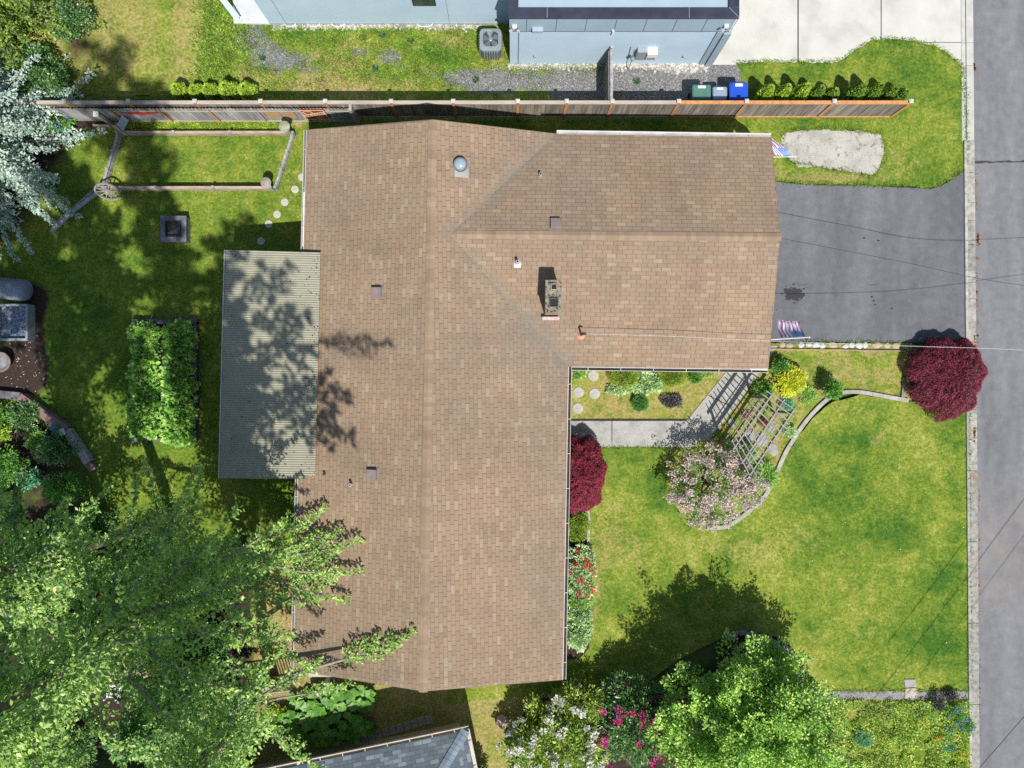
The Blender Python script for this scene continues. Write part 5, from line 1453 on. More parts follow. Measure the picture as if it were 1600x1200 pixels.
# ================================================================ FLAGS
def flag_mats(k):
    return [surf("flag_pale" + k, [(.58, .55, .68), (.7, .68, .78)], 5, 3, .8), surf("flag_stripe" + k, [(.25, .12, .2), (.33, .19, .28)], 5, 3, .8), surf("flag_canton" + k, [(.09, .16, .42), (.16, .26, .55)], 7, 3, .8), surf("flag_star" + k, [(.45, .52, .72), (.6, .66, .8)], 5, 3, .8)]
def flagobj(name, label, cat, h0, h1, f0, f1, p0, p1, sag, seed, canton_end=1):
    """hoist from h0 to h1 (on the pole p0-p1); fly edge f0-f1"""
    t = thing(name, p0, label, cat, "faded flags on the garage front")
    m = MB(); m.tube([p0, p1], [.016, .014], 8); m.lathe(p1, [(.014, -.02), (.035, 0), (.03, .03), (.005, .05)], 10, M=(p1 - p0).to_track_quat('Z', 'Y').to_matrix()); m.build("flag_pole", m_wbox, t)
    m = MB(); NU, NV = 39, 26; g = []
    for i in range(NU + 1):
        for j in range(NV + 1):
            u = i / NU; v = j / NV
            p = h0.lerp(h1, u).lerp(f0.lerp(f1, u), v)
            p = p + Vector((.02 * math.sin(v * 9 + u * 4), .01 * math.sin(u * 11), .05 * v * math.sin(u * 22 + seed) + .06 * math.sin(v * 5 + seed) * v - sag * math.sin(v * math.pi)))
            g.append(p)
    m.v = [tuple(p) for p in g]
    for i in range(NU):
        for j in range(NV):
            u = (i + .5) / NU; v = (j + .5) / NV
            a = i * (NV + 1) + j; m.f.append((a, a + NV + 1, a + NV + 2, a + 1))
            cu = u if canton_end else 1 - u
            if cu > .46 and v < .4:
                star = (i % 3 == 1 and j % 2 == 1)
                m.m.append(3 if star else 2)
            else: m.m.append(1 if (i // 3) % 2 == 0 else 0)
    m.build("flag_cloth", flag_mats(name[:1] + str(seed)), t)
flagobj("striped_flag", "faded stars and stripes flag blown over the driveway beside the flat stones", "flag", px(1220, 527.5, 2.75), px(1260, 525.5, 2.9), px(1213, 500, 2.2), px(1249, 503, 2.35), px(1201, 531, 2.65), px(1264, 527, 2.95), .1, 3)
flagobj("striped_flag", "faded lilac flag draped over the roof corner beside the cracked pad", "flag", px(1210, 243, 3.0), px(1238, 243.5, 3.05), px(1186, 214, 3.08), px(1206, 214, 2.95), px(1206, 245.5, 2.9), px(1242, 244.5, 3.1), -.08, 7)

# ================================================================ OVERHEAD CABLES
m_cab = plain("cable_light", (.5, .5, .52), .5); m_cabd = plain("cable_dark", (.05, .05, .05), .6)
def cable(pts, rad, mat, label, twist=False):
    P_ = smooth3(pts)
    m = MB()
    if twist:
        for ph in (0, 2.1, 4.2):
            m.tube([p + Vector((0, math.cos(i * 1.1 + ph) * rad * 1.3, math.sin(i * 1.1 + ph) * rad * 1.3)) for i, p in enumerate(P_)], rad, 5)
    else: m.tube(P_, rad, 5)
    return tag(m.build("overhead_cable", mat, None, origin=P_[0]), label, "cable")
def smooth3(pts, n=40):
    out = []
    for i in range(len(pts) - 1):
        g = lambda k: pts[max(0, min(len(pts) - 1, k))]
        p0, p1, p2, p3 = g(i - 1), g(i), g(i + 1), g(i + 2)
        for j in range(n):
            t = j / n; out.append(.5 * ((2 * p1) + (p2 - p0) * t + (2 * p0 - 5 * p1 + 4 * p2 - p3) * t * t + (3 * p1 - p0 - 3 * p2 + p3) * t ** 3))
    out.append(pts[-1]); return out
cable([MAST, px(1050, 525.5, 3.75), px(1205, 533, 3.75), px(1430, 541, 4.15), px(1600, 547, 4.8), Vector((23, .6, 7)), Vector((29, -.2, 8.4))], .0042, m_cab, "twisted service cable running from the roof mast over the driveway", True)
cable([px(1219, 372, 3.6), px(1410, 409, 3.55), px(1600, 446, 4.1), Vector((25, 2.2, 6.6)), Vector((31, .5, 8.5))], .009, m_cabd, "thin dark telephone cable running from the gable end over the driveway")
cable([Vector((12.0, -20.2, 7.2)), Vector((15.7, -15.7, 7)), Vector((21.2, -8.4, 7)), Vector((27, -.7, 7.4))], .014, m_cabd, "power cable crossing high over the kerb corner of the front lawn")
cable([Vector((12.4, -21.2, 6.5)), Vector((16.5, -15.6, 6.4)), Vector((21.9, -8.4, 6.4)), Vector((28, -.2, 6.8))], .008, m_cabd, "thinner cable running beside the power cable over the kerb")
cable([px(1530, 1200, .9 + 4), px(1600, 1120, 5), px(1680, 1030, 5.2)], .012, m_cabd, "cable crossing above the road past the meadow bed")
# ================================================================ GREY-ROOFED HOUSE (south)
m_gsh = shingles("grey_shingles", [A(104, 116, 126), A(122, 134, 144), A(112, 124, 134), A(142, 154, 164), A(160, 172, 182)], (.05, .055, .065, 1), tab=.33, row=.145, stain=(.3, .36, .42, 1), gap=.6)
gh = thing("grey_roofed_house", px(640, 1190), "grey-shingled hip-roofed house south of the brown-roofed one", "house")
Ck = px(728, 1141, 2.2); U = (px(455, 1198, 2.2) - Ck).normalized(); Vv = (px(741, 1200, 2.2) - Ck).normalized()
Vv = (Vv - U * U.dot(Vv)).normalized(); Lh, Wh, rise = 15.0, 8.4, 1.7
K = [Ck, Ck + U * Lh, Ck + U * Lh + Vv * Wh, Ck + Vv * Wh]
Rg1 = Ck + U * (Wh / 2) + Vv * (Wh / 2) + Vector((0, 0, rise)); Rg2 = Ck + U * (Lh - Wh / 2) + Vv * (Wh / 2) + Vector((0, 0, rise))
slope("roof", [K[0], K[1], Rg2, Rg1], gh, m_gsh, K[0], K[1], stain=False, res=1.0)
slope("roof", [K[3], K[0], Rg1], gh, m_gsh, K[3], K[0], stain=False, res=1.0)
slope("roof", [K[1], K[2], Rg2], gh, m_gsh, K[1], K[2], stain=False, res=1.0)
slope("roof", [K[2], K[3], Rg1, Rg2], gh, m_gsh, K[2], K[3], stain=False, res=1.0)
m_hip = surf("blue_grey_cap", [A(130, 145, 160), A(160, 176, 190)], 2, 5, .9, .4, 50, fine=.12, island=.12)
def gcaps(a, b_, hw, dip):
    m = MB(); d = (b_ - a); L = d.length; d.normalize(); n = int(L / .19)
    s1 = Vector((d.y, -d.x, 0)).normalized()
    for i in range(n):
        p = a + d * (L * i / n); q = a + d * (L * (i + 1.2) / n); up = Vector((0, 0, .02)); lo = Vector((0, 0, .034)); e = s1 * hw - Vector((0, 0, dip)); g = -s1 * hw - Vector((0, 0, dip))
        m.add([q + up, p + lo, q + up + e, p + lo + e, q + up + g, p + lo + g], [(0, 1, 3, 2), (0, 4, 5, 1)])
    m.build("hip_cap", m_hip, gh)
gcaps(K[0], Rg1, .17, .045); gcaps(K[3], Rg1, .17, .045); gcaps(Rg1, Rg2, .17, .06)
m = MB(); zz = Vector((0, 0, -.06))
for a, c in ((K[1], K[0]), (K[0], K[3])):
    d = (c - a).normalized(); o = Vector((d.y, -d.x, 0)) * (1 if a is K[1] else 1)
    o = -Vv if a is K[1] else -U
    m.bar(a + o * .12 + zz, c + o * .12 + zz - (d * -.12), .025, .12); m.bar(a + o * .05 + zz * 1.8, c + o * .05 + zz * 1.8, .12, .02)
    n = 18 if a is K[1] else 9
    for k in range(n): p = a.lerp(c, (k + .5) / n) + zz + Vector((0, 0, .05)); m.bar(p, p + o * .13, .03, .012)
m.build("gutter", surf("tan_gutter", [(.42, .36, .3), (.58, .52, .46)], 3), gh)
m = MB(); o = Ck + U * .5 + Vv * .5; m.prism([((o + U * i + Vv * j).x, (o + U * i + Vv * j).y) for i, j in ((0, 0), (Lh - 1, 0), (Lh - 1, Wh - 1), (0, Wh - 1))], 0, 2.1); m.build("wall", m_wall, gh)

# deck, steps and fence hidden under the trees
m_deck = surf("deck_board", [(.2, .15, .12), (.34, .26, .21), (.42, .33, .26)], 4, 6, .85, .3, 30, stretch=(1, 1, 1), island=.15)
dk = thing("wooden_steps", px(222, 1010), "brown wooden steps glimpsed between the tree branches", "steps")
for i in range(7):
    c = px(221, 980 + i * 13, .75 - i * .1); m = MB(); m.box(c, (.62, .34, .05)); m.build("tread", m_deck, dk)
m = MB()
for s in (-1, 1): m.bar(px(221 + s * 13, 976, .55), px(221 + s * 13, 1062, .0), .06, .18)
m.build("stringer", m_deck, dk)
dd = thing("wooden_deck", px(170, 1040), "slatted wooden deck under the trees beside the steps", "deck")
m = MB()
for i in range(18): m.box(px(150 + i * 3.2, 1035, .3), (.07, 1.6, .04))
m.build("deck_board", m_deck, dd); m = MB(); m.box(px(178, 1035, .14), (1.5, 1.5, .24)); m.build("deck_frame", m_dt, dd)
pf = thing("garden_fence", px(425, 1050), "thin dark picket fence and gate between the tree and the house corner", "fence")
a, e = px(385, 1068), px(468, 1058); m = MB()
for k in range(20):
    p = a.lerp(e, k / 19); m.box(p + Vector((0, 0, .75)), (.035, .03, 1.5))
m.build("picket", m_board2, pf); m = MB(); m.bar(a + Vector((0, 0, 1.45)), e + Vector((0, 0, 1.45)), .04, .06); m.build("rail", m_board2, pf); m = MB(); m.bar(a + Vector((0, 0, .3)), e + Vector((0, 0, .3)), .04, .06); m.build("rail", m_board2, pf)
m = MB(); m.box(px(506, 1072, .9), (.14, .12, 1.8)); m.build("gate_post", surf("pale_gate_post", [(.38, .38, .38), (.5, .5, .5)], 6), pf)
wl_ = thing("lumber_stack", px(225, 1158), "leaning stack of tan and blue-grey boards under the branches", "lumber stack")
m = MB(); m.bar(px(203, 1172, .4), px(243, 1140, .75), .5, .04); m.build("board", surf("tan_ply", [(.42, .28, .14), (.5, .36, .2)], 4), wl_, label="tan plywood board")
m = MB(); m.bar(px(198, 1163, .6), px(226, 1146, .8), .3, .04); m.build("board", surf("bluegrey_ply", [(.3, .34, .42), (.4, .45, .52)], 4), wl_, label="blue-grey board")
wt_ = thing("garden_table", px(178, 1098), "small whitish slatted table between dark branches", "table")
m = MB()
for i in range(6): m.box(px(168 + i * 4, 1080, .72), (.08, .5, .03))
m.build("table_top", m_wbox, wt_)
for s, t in ((-1, -1), (1, -1), (-1, 1), (1, 1)):
    m = MB(); m.box(px(178 + s * 9, 1080 + t * 9, .35), (.05, .05, .7)); m.build("leg", m_wbox, wt_)

# rocks
for q, s, col, l in (((785, 1127), (.26, .24, .2), [(.4, .28, .22), (.55, .44, .36)], "knobbly pinkish tree stump on the dry grass between the houses"), ((800, 1148), (.19, .17, .14), [(.5, .5, .58), (.62, .62, .68)], "white bluish rock beside the pinkish stump")):
    m = MB(); c = px(*q, .1)
    if 'stump' in l:
        m.rock(c, s, 5, 0, 3)
        for k in range(8): t = k * .785; m.rock(c + Vector((math.cos(t) * .18, math.sin(t) * .18, .06)), (.1, .09, .12), k + 2, t)
    else: m.rock(c, s, 9, .4, 3)
    tag(m.build("tree_stump" if 'stump' in l else "rock", surf("rk" + str(q[0]), col, 9, 6, .95, .6, 25), origin=c, smooth=True), l, "stump" if 'stump' in l else "rock")
r = random.Random(21); mrk = surf("dark_bed_rock", [(.09, .09, .1), (.22, .21, .21), (.34, .33, .33)], 6, 6, .9, .6, 20)
arc = smooth_poly([(1140, 993), (1170, 991), (1200, 1000), (1222, 1014), (1238, 1034), (1247, 1056), (1256, 1080), (1268, 1096)], False, 3)
for i, q in enumerate(arc):
    c = px(q[0] + r.uniform(-2, 2), q[1] + r.uniform(-2, 2), .05); m = MB(); m.rock(c, (r.uniform(.14, .24), r.uniform(.09, .15), r.uniform(.08, .14)), i, r.uniform(0, 3))
    tag(m.build("rock", mrk, origin=c), "grey rock in the curved rim of the shady bed, %s from the deep shade end" % ORD[min(i, 23)], "rock", "rim rocks of the shady shrub bed")
for q, s in (((1391, 1108), .09), ((1352, 1096), .05), ((1432, 1102), .06)):
    pass
m = MB(); c = px(1391, 1108, .08); m.rock(c, (.11, .1, .1), 3); tag(m.build("rock", mrk.copy() if False else m_fs, origin=c), "single pale round rock at the edge of the meadow bed", "rock")
# small pale rocks among dark soil in the shrub bed
RK = [(r.uniform(1185, 1250), r.uniform(1015, 1085)) for _ in range(16)]
for i in range(16):
    q = RK[i]; c = px(*q, .04); m = MB(); m.rock(c, (r.uniform(.05, .1),) * 2 + (.05,), i + 40)
    tag(m.build("rock", mrk, origin=c), "small rock on the shady bed's dark soil, %s from the lawn tip" % ORD[sorted(RK).index(RK[i])], "rock", "small rocks on the shady bed")
# water feature-like pebbles near trough
b = MB()
for _ in range(60):
    c = px(r.gauss(35, 20), r.gauss(575, 22), .01); s_ = r.uniform(.012, .03); b.box(c, (s_, s_ * 1.3, s_), rz=r.uniform(0, 3))
tag(b.build("soil_pebbles", m_fs), kind='stuff', label="tiny pale pebbles scattered on the bare soil round the clay pot")

# ================================================================ TREES AND PLANTS
def G(r, g, b_, k=1.0): return (r * k, g * k, b_ * k, 1)
LM_fir = leafmat("fir_leaf", [G(.03, .075, .03), G(.06, .14, .04), G(.12, .21, .055), G(.22, .31, .11)], .25, .45, .45, 2.2)
LM_fir2 = leafmat("fir_leaf_pale", [G(.04, .09, .03), G(.08, .17, .04), G(.15, .25, .06), G(.25, .35, .12)], .28, .45, .45, 2.2)
LM_tip = leafmat("fir_young_leaf", [G(.12, .20, .045), G(.20, .30, .075), G(.30, .39, .15)], .3, .45, .4, 2.2)
LM_spruce = leafmat("spruce_needle", [G(.12, .175, .155), G(.21, .275, .25), G(.31, .38, .355)], .15, .6, .3, 2)
LM_cedar = leafmat("cedar_spray", [G(.04, .09, .02), G(.11, .17, .03), G(.26, .31, .06)], .3, .5, .3, .9)
LM_dark = leafmat("dark_shrub_leaf", [G(.012, .035, .015), G(.03, .07, .025), G(.06, .11, .04)], .2, .4, .5, 2)
LM_mid = leafmat("mid_green_leaf", [G(.04, .11, .02), G(.08, .19, .035), G(.14, .27, .05)], .3, .45, .4, 2)
LM_bright = leafmat("bright_green_leaf", [G(.07, .17, .03), G(.15, .28, .06), G(.30, .42, .14)], .3, .45, .4, 2)
LM_decid = leafmat("deciduous_leaf", [G(.045, .13, .022), G(.13, .25, .04), G(.22, .36, .065), G(.33, .45, .13)], .2, .45, .4, 1.0)
LM_rhod = leafmat("rhododendron_leaf", [G(.05, .11, .02), G(.15, .22, .04), G(.30, .34, .08)], .25, .4, .45, 1.6)
LM_rhod2 = leafmat("rhododendron_leaf_deep", [G(.025, .07, .025), G(.06, .13, .04), G(.13, .22, .08)], .2, .35, .55, 1.6)
LM_maple = leafmat(k_=1.5, name="red_maple_leaf", cols=[G(.085, .009, .018), G(.15, .017, .034), G(.24, .04, .06)], trans=.18, rough=.55, spec=.25, cl=3)
LM_maple2 = leafmat(k_=1.75, name="deep_red_maple_leaf", cols=[G(.05, .006, .014), G(.10, .013, .028), G(.17, .035, .05)], trans=.18, rough=.55, spec=.3, cl=3)
LM_yellow = leafmat("yellow_leaf", [G(.25, .29, .015), G(.36, .38, .03), G(.4, .42, .07)], .3, .5, .3, 3)
LM_arb = leafmat("arborvitae_leaf", [G(.13, .2, .025), G(.22, .32, .04), G(.32, .42, .07)], .25, .6, .2, 3)
LM_arb2 = leafmat("deep_arborvitae_leaf", [G(.06, .12, .02), G(.13, .21, .035), G(.22, .3, .06)], .25, .6, .2, 3)
LM_mound = leafmat("mound_leaf", [G(.08, .12, .015), G(.14, .2, .025), G(.2, .26, .04)], .2, .6, .2, 2)
LM_straw = leafmat("strawberry_leaf", [G(.08, .20, .04), G(.2, .36, .07), G(.33, .36, .14)], .3, .45, .4, 2)
LM_butter = leafmat("butterbur_leaf", [G(.03, .10, .01), G(.07, .17, .018), G(.11, .21, .03)], .3, .45, .4, 2)
LM_hosta = leafmat("hosta_leaf", [G(.10, .22, .06), G(.26, .40, .16), G(.45, .55, .34)], .25, .4, .4, 3)
LM_purple = leafmat("black_purple_leaf", [G(.015, .012, .018), G(.05, .045, .055), G(.12, .13, .11)], .1, .5, .4, 3)
LM_teal = leafmat("teal_leaf", [G(.04, .13, .08), G(.08, .22, .13), G(.14, .3, .2)], .25, .5, .3, 3)
PT_white = leafmat("white_petal", [G(.5, .48, .5), G(.66, .64, .68)], .2, .6, .2, 5)
PT_pink = leafmat("pale_pink_petal", [G(.34, .23, .25), G(.46, .36, .38), G(.56, .49, .49)], .2, .6, .2, 3)
PT_mag = leafmat("magenta_petal", [G(.3, .02, .12), G(.52, .05, .32), G(.5, .03, .05)], .2, .6, .2, 5)
PT_red = leafmat("red_petal", [G(.35, .01, .02), G(.55, .03, .04), G(.5, .04, .12)], .2, .6, .2, 5)
PT_orange = leafmat("orange_petal", [G(.75, .25, .02), G(.8, .5, .05)], .2, .6, .2, 5)
PT_bluef = leafmat("blue_petal", [G(.08, .14, .5), G(.2, .28, .65)], .2, .6, .2, 5)

# tall fir trees in the south-west
fir_tree("fir_tree", "tall fir whose feathery branches reach the brown roof beside the patio cover", "fir tree", (-10.4, -6.3, 0), (-9.5, -6.6, 36), 4.4, 3.6, 11, LM_fir2, "tall firs in the shady corner", nb=70, thin=.75, tipm=LM_tip, prf=[(3.6, 4.2), (9, 4.7), (13, 4.4), (15, 2.2), (18, 1.2), (26, .9), (28, .8), (30, 1.8), (34, 1.8), (36, .3)],
         extras=[(32, Vector((-7.7, -6.0, 31.5)), 1.0, .05), (32.5, Vector((-11.4, -5.6, 32)), 1.0, .05), (31, Vector((-9.2, -8.6, 31)), 1.0, .05), (33, Vector((-9.6, -4.8, 33)), 1.0, .05), (31.5, Vector((-11.0, -7.8, 31)), 1.0, .05), (30, Vector((-8.0, -7.9, 30)), .9, .05), (11, px(362, 792, 10.5), .8, .1), (11, px(425, 868, 10.5), .8, .1), (10, px(455, 985, 9.0), .75, .1), (11.5, px(296, 735, 10.5), .75, .1), (11.5, px(205, 742, 11), .75, .1), (12, px(415, 1080, 11.0), .8, .1), (12.5, px(320, 1150, 12.0), .8, .1), (11.5, px(95, 800, 11.5), .7, .1), (13, px(370, 960, 12.5), .8, .1), (13, px(250, 850, 12.8), .8, .1), (13, px(130, 930, 13), .8, .1), (3.6, px(503, 789, 3.6), .4, .4), (3.6, px(530, 822, 3.8), .5, .4), (3.7, px(557, 838, 4.0), .6, .4), (3.5, px(560, 885, 4.0), .7, .35), (3.4, px(543, 930, 3.9), .6, .3), (6.8, px(446, 800, 7.2), .8, .12), (7.5, px(306, 733, 7.5), .7, .1), (7.2, px(222, 728, 7.0), .5, .1), (4.5, px(470, 940, 4.2), .6, .2), (6, px(455, 850, 6.6), .7, .2)], leaf=.125)  # wide top and highest boughs are unseen, shaped to shade the dry lawn
fir_tree("fir_tree", "leaning fir behind the lumber whose low branch crosses the south gable", "fir tree", (-9.3, -11.6, 0), (-6.7, -8.2, 26), 3.5, 5.4, 23, LM_fir2, "tall firs in the shady corner", nb=66, thin=.55, tipm=LM_tip, prf=[(5.4, 3.3), (11, 3.2), (13, 1.2), (18, 1.3), (24, 1.2), (26, .3)],
         extras=[(3.3, px(637, 976, 4.42), .6, .58), (5.5, px(412, 1022, 5.2), .35, .3), (5.2, px(440, 1150, 5.0), .5, .15), (5.4, px(505, 1195, 4.8), .38, .15), (4.8, px(545, 1060, 4.3), .24, .5), (4.8, px(495, 1025, 4.3), .34, .4),
                 (20, Vector((-1.7, -6.6, 19.0)), .62, .6), (18.5, Vector((-3.2, -9.6, 18.0)), 1.2, .35), (19.3, Vector((-3.2, -8.7, 18.8)), 1.1, .5), (21.5, Vector((-4.2, -7.4, 21.2)), 1.1, .4), (22, Vector((-4.6, -6.5, 22.5)), .8, .4), (20, Vector((-4.3, -7.9, 20)), 1.1, .4), (23, Vector((-6.5, -6.2, 23)), .9, .3), (19, Vector((-5.6, -10.4, 18.2)), 1.0, .2), (20, Vector((-5.9, -9.0, 19.4)), 1.0, .2), (21, Vector((-8.0, -7.6, 20.6)), 1.0, .2)], leaf=.13, gap_dir=.45)  # upper boughs, out of view, placed to throw shade on roof and patio cover
fir_tree("fir_tree", "fir filling the far shady corner beyond the steps", "fir tree", (-15.3, -10.6, 0), (-15.6, -10.2, 15), 4.3, 2.6, 31, LM_fir2, "tall firs in the shady corner", nb=46, thin=.62, tipm=LM_tip, leaf=.14, prf=[(2.6, 4.2), (10, 4.2), (13, 3), (15, .6)])
fir_tree("fir_tree", "fir standing beside the corner garden with its timber edging", "fir tree", (-15.3, -6.6, 0), (-15.2, -5.9, 26), 3.9, 3.6, 47, LM_fir2, "tall firs in the shady corner", nb=60, thin=.64, tipm=LM_tip, leaf=.14, prf=[(3.6, 3.2), (13, 3.9), (19, 2.6), (26, .5)])
fir_tree("fir_tree", "slim fir added to shade the back lawn, between the corner garden and the raised bed", "fir tree", (-13.3, -5.0, 0), (-13.2, -4.6, 25), 2.8, 8, 59, LM_fir, "tall firs in the shady corner", nb=42, leaf=.13, tipm=LM_tip, prf=[(8, 1.5), (11, 2.4), (18, 2.3), (25, .4)])  # tree added to fill the lit gap in the back lawn's shade
fir_tree("fir_tree", "low fir sapling between the steps and the picket fence", "fir tree", (-11.8, -11.2, 0), (-11.9, -11.1, 8), 2.6, .8, 53, LM_fir, "tall firs in the shady corner", nb=46, leaf=.15)

# silvery spruce and cedar in the north-west
fir_tree("spruce_tree", "silvery blue spruce spreading over the lawn's far corner", "spruce tree", (-20.0, 8.9, 0), (-20.2, 8.9, 7.6), 4.5, .5, 61, LM_spruce, nb=150, leaf=.125, droop=.1, dense=1.0, prof=1.0, squash=1.2)
fir_tree("cedar_tree", "yellow-green cedar growing behind the silvery spruce", "cedar tree", (-19.4, 13.8, 0), (-19.5, 13.9, 6.5), 3.6, .5, 71, LM_cedar, nb=100, leaf=.12, droop=.15, dense=.9, prof=.9, squash=1.0)
shrub("evergreen_shrub", "loose green bush between the cedar and the fence", "shrub", px(70, 120), (1.3, 1.0), 1.6, 77, LM_rhod2, 60, 60, .28, .1, hollow=.3, elong=.8)
shrub("evergreen_shrub", "added dark shrub standing in for shade at the edge of the dry lawn", "shrub", px(128, 40), (.8, 1.0), 1.3, 73, LM_rhod2, 40, 60, .25, .1, hollow=.2, elong=1)  # shrub added in place of the dark shade beside the cedar
shrub("evergreen_shrub", "dark low shrub beside the shaded fence end", "shrub", px(92, 148), (1.0, .7), 2.1, 74, LM_rhod2, 60, 60, .25, .1, hollow=.4)
shrub("hanging_plant", "green plant with violet blue flowers beside the spruce tips", "plant", px(98, 192), (.7, .5), .7, 76, LM_mid, 34, 50, .2, .09, flowers=(PT_bluef, 14, 14, .07, .07))

# deciduous trees in the south-east
shrub("maple_tree", "broad light green leafy tree casting its shade on the front lawn", "tree", px(1130, 1092), (3.4, 2.8), 6.4, 81, LM_decid, 340, 210, .36, .105, .6, elong=2.0, stems=9, hollow=.25, stem_r=.07, cz=2.9, partname="crown", group=None)
shrub("maple_tree", "second light green leafy tree next to the meadow bed", "tree", (10.9, -15.3, 0), (2.0, 2.0), 3.6, 82, LM_decid, 140, 150, .34, .1, .6, elong=1.8, stems=7, hollow=.5, stem_r=.06, cz=1.9, partname="crown")
shrub("alder_tree", "slim pointed tree rising at the edge of the rocky bed", "tree", px(1178, 1010), (.95, .8), 3.6, 83, LM_decid, 40, 110, .28, .1, .6, elong=1.6, stems=4, hollow=.4, stem_r=.04, partname="crown")
# rhododendrons
shrub("rhododendron", "white-flowered rhododendron with yellow-green leaves below the roof corner", "rhododendron", px(868, 1140), (2.1, 1.75), 2.5, 91, LM_rhod, 170, 90, .3, .135, .36, stems=8, hollow=.5, stem_r=.04, flowers=(PT_white, 100, 30, .095, .1))
shrub("rhododendron", "magenta-flowered rhododendron between the white one and the leafy tree", "rhododendron", px(992, 1108), (1.75, 1.7), 2.8, 92, LM_rhod2, 140, 90, .3, .12, .38, stems=8, hollow=.5, stem_r=.04, flowers=(PT_mag, 50, 24, .09, .11))
shrub("rhododendron", "plain blue-green rhododendron at the shaded lawn edge", "rhododendron", px(985, 1062), (1.25, .75), 2.3, 93, LM_rhod2, 56, 70, .26, .12, .36, hollow=.5)
shrub("rhododendron", "leafy bush beside the corner of the brown roof with few pale flowers", "rhododendron", px(905, 1082), (1.2, .8), 2.0, 94, LM_rhod, 60, 80, .26, .12, .36, hollow=.5, flowers=(PT_white, 5, 16, .06, .07))
shrub("rhododendron", "small dark bush under the south-west of the white flowers", "rhododendron", px(815, 1195), (.5, .4), .8, 95, LM_mid, 24, 60, .2, .09, hollow=.5)
# red-flowered and green shrubs along the front wall
shrub("azalea", "red-flowered shrub along the house front beside the lawn", "shrub", px(906, 892), (.62, 1.2), 1.0, 96, LM_hosta, 80, 60, .17, .11, .35, flowers=(PT_red, 40, 16, .06, .07), hollow=.5)
shrub("boxwood", "dense clipped green shrub between the red maple and the red flowers", "shrub", px(902, 820), (.5, .62), .8, 97, LM_mound, 60, 80, .15, .05, .6, hollow=.5)
shrub("hydrangea", "lime green leafy shrub below the red flowers", "shrub", px(903, 934), (.5, .36), .75, 98, LM_bright, 34, 60, .17, .1, .45, hollow=.5)
shrub("hydrangea", "pale-leaved shrub at the shady end of the house front", "shrub", px(902, 985), (.55, .62), .85, 99, LM_hosta, 56, 60, .18, .12, .4, hollow=.5)
shrub("hydrangea", "small pale green shrub filling the border between the lime and the shady shrub", "shrub", px(902, 957), (.5, .34), .7, 100, LM_hosta, 30, 60, .17, .1, .45, hollow=.5)
# red lace-leaf maples
def maple(name, label, base, R, h, seed, lm, n=26000, lobes=None):
    rg = np.random.default_rng(seed); base = Vector(base); root = thing(name, base, label, "japanese maple")
    th = rg.uniform(0, 2 * np.pi, n); cr = rg.uniform(0, 1, n) ** .5
    edge = 1 + .06 * np.sin(th * 3 + seed) + .05 * np.sin(th * 7 + 1) + .035 * np.sin(th * 13 + seed)
    zz = h * (.35 + .65 * np.sqrt(np.maximum(0, 1 - cr ** 2.6)))
    bumps = .05 * np.sin(th * 6 + cr * 9) * np.sin(cr * 11 + th * 3) + .025 * np.sin(th * 17 - cr * 13)
    P = np.stack([base.x + R[0] * cr * edge * np.cos(th), base.y + R[1] * cr * edge * np.sin(th), zz * (1 + bumps) - rg.uniform(0, 1, n) ** 2 * .28 - .05], 1)
    D = np.stack([np.cos(th) * (.5 + cr), np.sin(th) * (.5 + cr), -.35 - .7 * cr + 0 * th], 1) + rg.normal(size=(n, 3)) * .6
    L = .085 * rg.uniform(.6, 1.3, n)
    leaf_mesh("crown", P, D, L, L * .22, lm, root, seed)
    m = MB(); top = base + Vector((0, 0, h * .62))
    m.tube([base - Vector((0, 0, .1)), base + Vector((.06, .03, h * .3)), top], [.07, .06, .045], 8)
    for k in range(7):
        t = k * .9; m.tube([base + Vector((.03, .02, h * .4)), base + Vector((math.cos(t) * R[0] * .45, math.sin(t) * R[1] * .45, h * .72)), base + Vector((math.cos(t) * R[0] * .8, math.sin(t) * R[1] * .8, h * .5))], [.035, .022, .008], 5)
    m.build("trunk", BARK, root)
    # hidden inner shell of twigs keeps the dome opaque
    return root
maple("japanese_maple", "crimson lace-leaf maple tucked against the house wall", (px(899, 737).x, px(899, 737).y, 0), (1.12, 1.42), 1.7, 5, LM_maple, 48000)
maple("japanese_maple", "big dark purple-red lace-leaf maple by the kerb and driveway", (px(1466, 589).x, px(1466, 589).y, 0), (1.42, 1.55), 1.45, 6, LM_maple2, 54000)
# pink blossom shrub
shrub("blossom_shrub", "round pale pink flowering shrub inside the curved edging", "flowering shrub", px(1106, 754), (1.8, 1.75), 2.5, 101, LM_mid, 120, 60, .24, .07, .5, stems=8, hollow=.55, stem_r=.04, flowers=(PT_pink, 560, 15, .062, .12))
# yellow shrub and others in the planted bed
shrub("spirea", "bright lemon yellow shrub by the garage corner", "shrub", px(1229, 594), (.66, .62), .9, 102, LM_yellow, 60, 60, .17, .085, .55, hollow=.45)
shrub("rose_bush", "upright dark green bush beside the start of the curved edging", "shrub", px(1290, 608), (.38, .36), 1.25, 103, LM_mid, 34, 60, .16, .085, .5, hollow=.4)
shrub("evergreen_shrub", "tall dark shrub tight against the garage corner", "shrub", px(1212, 573), (.36, .3), .9, 104, LM_mid, 30, 60, .15, .07, .5, hollow=.4)
shrub("leafy_plant", "loose green plant beside the yellow shrub", "plant", px(1258, 618), (.4, .35), .35, 105, LM_bright, 26, 34, .14, .08, .4, stems=0)
shrub("leafy_plant", "green plant under the arbor's upper end", "plant", px(1226, 632), (.28, .25), .4, 106, LM_teal, 18, 34, .12, .08, .4, stems=0)
shrub("leafy_plant", "silver-green plant between arbor and curved edging", "plant", px(1232, 672), (.28, .3), .35, 107, LM_hosta, 20, 34, .12, .07, .4, stems=0)
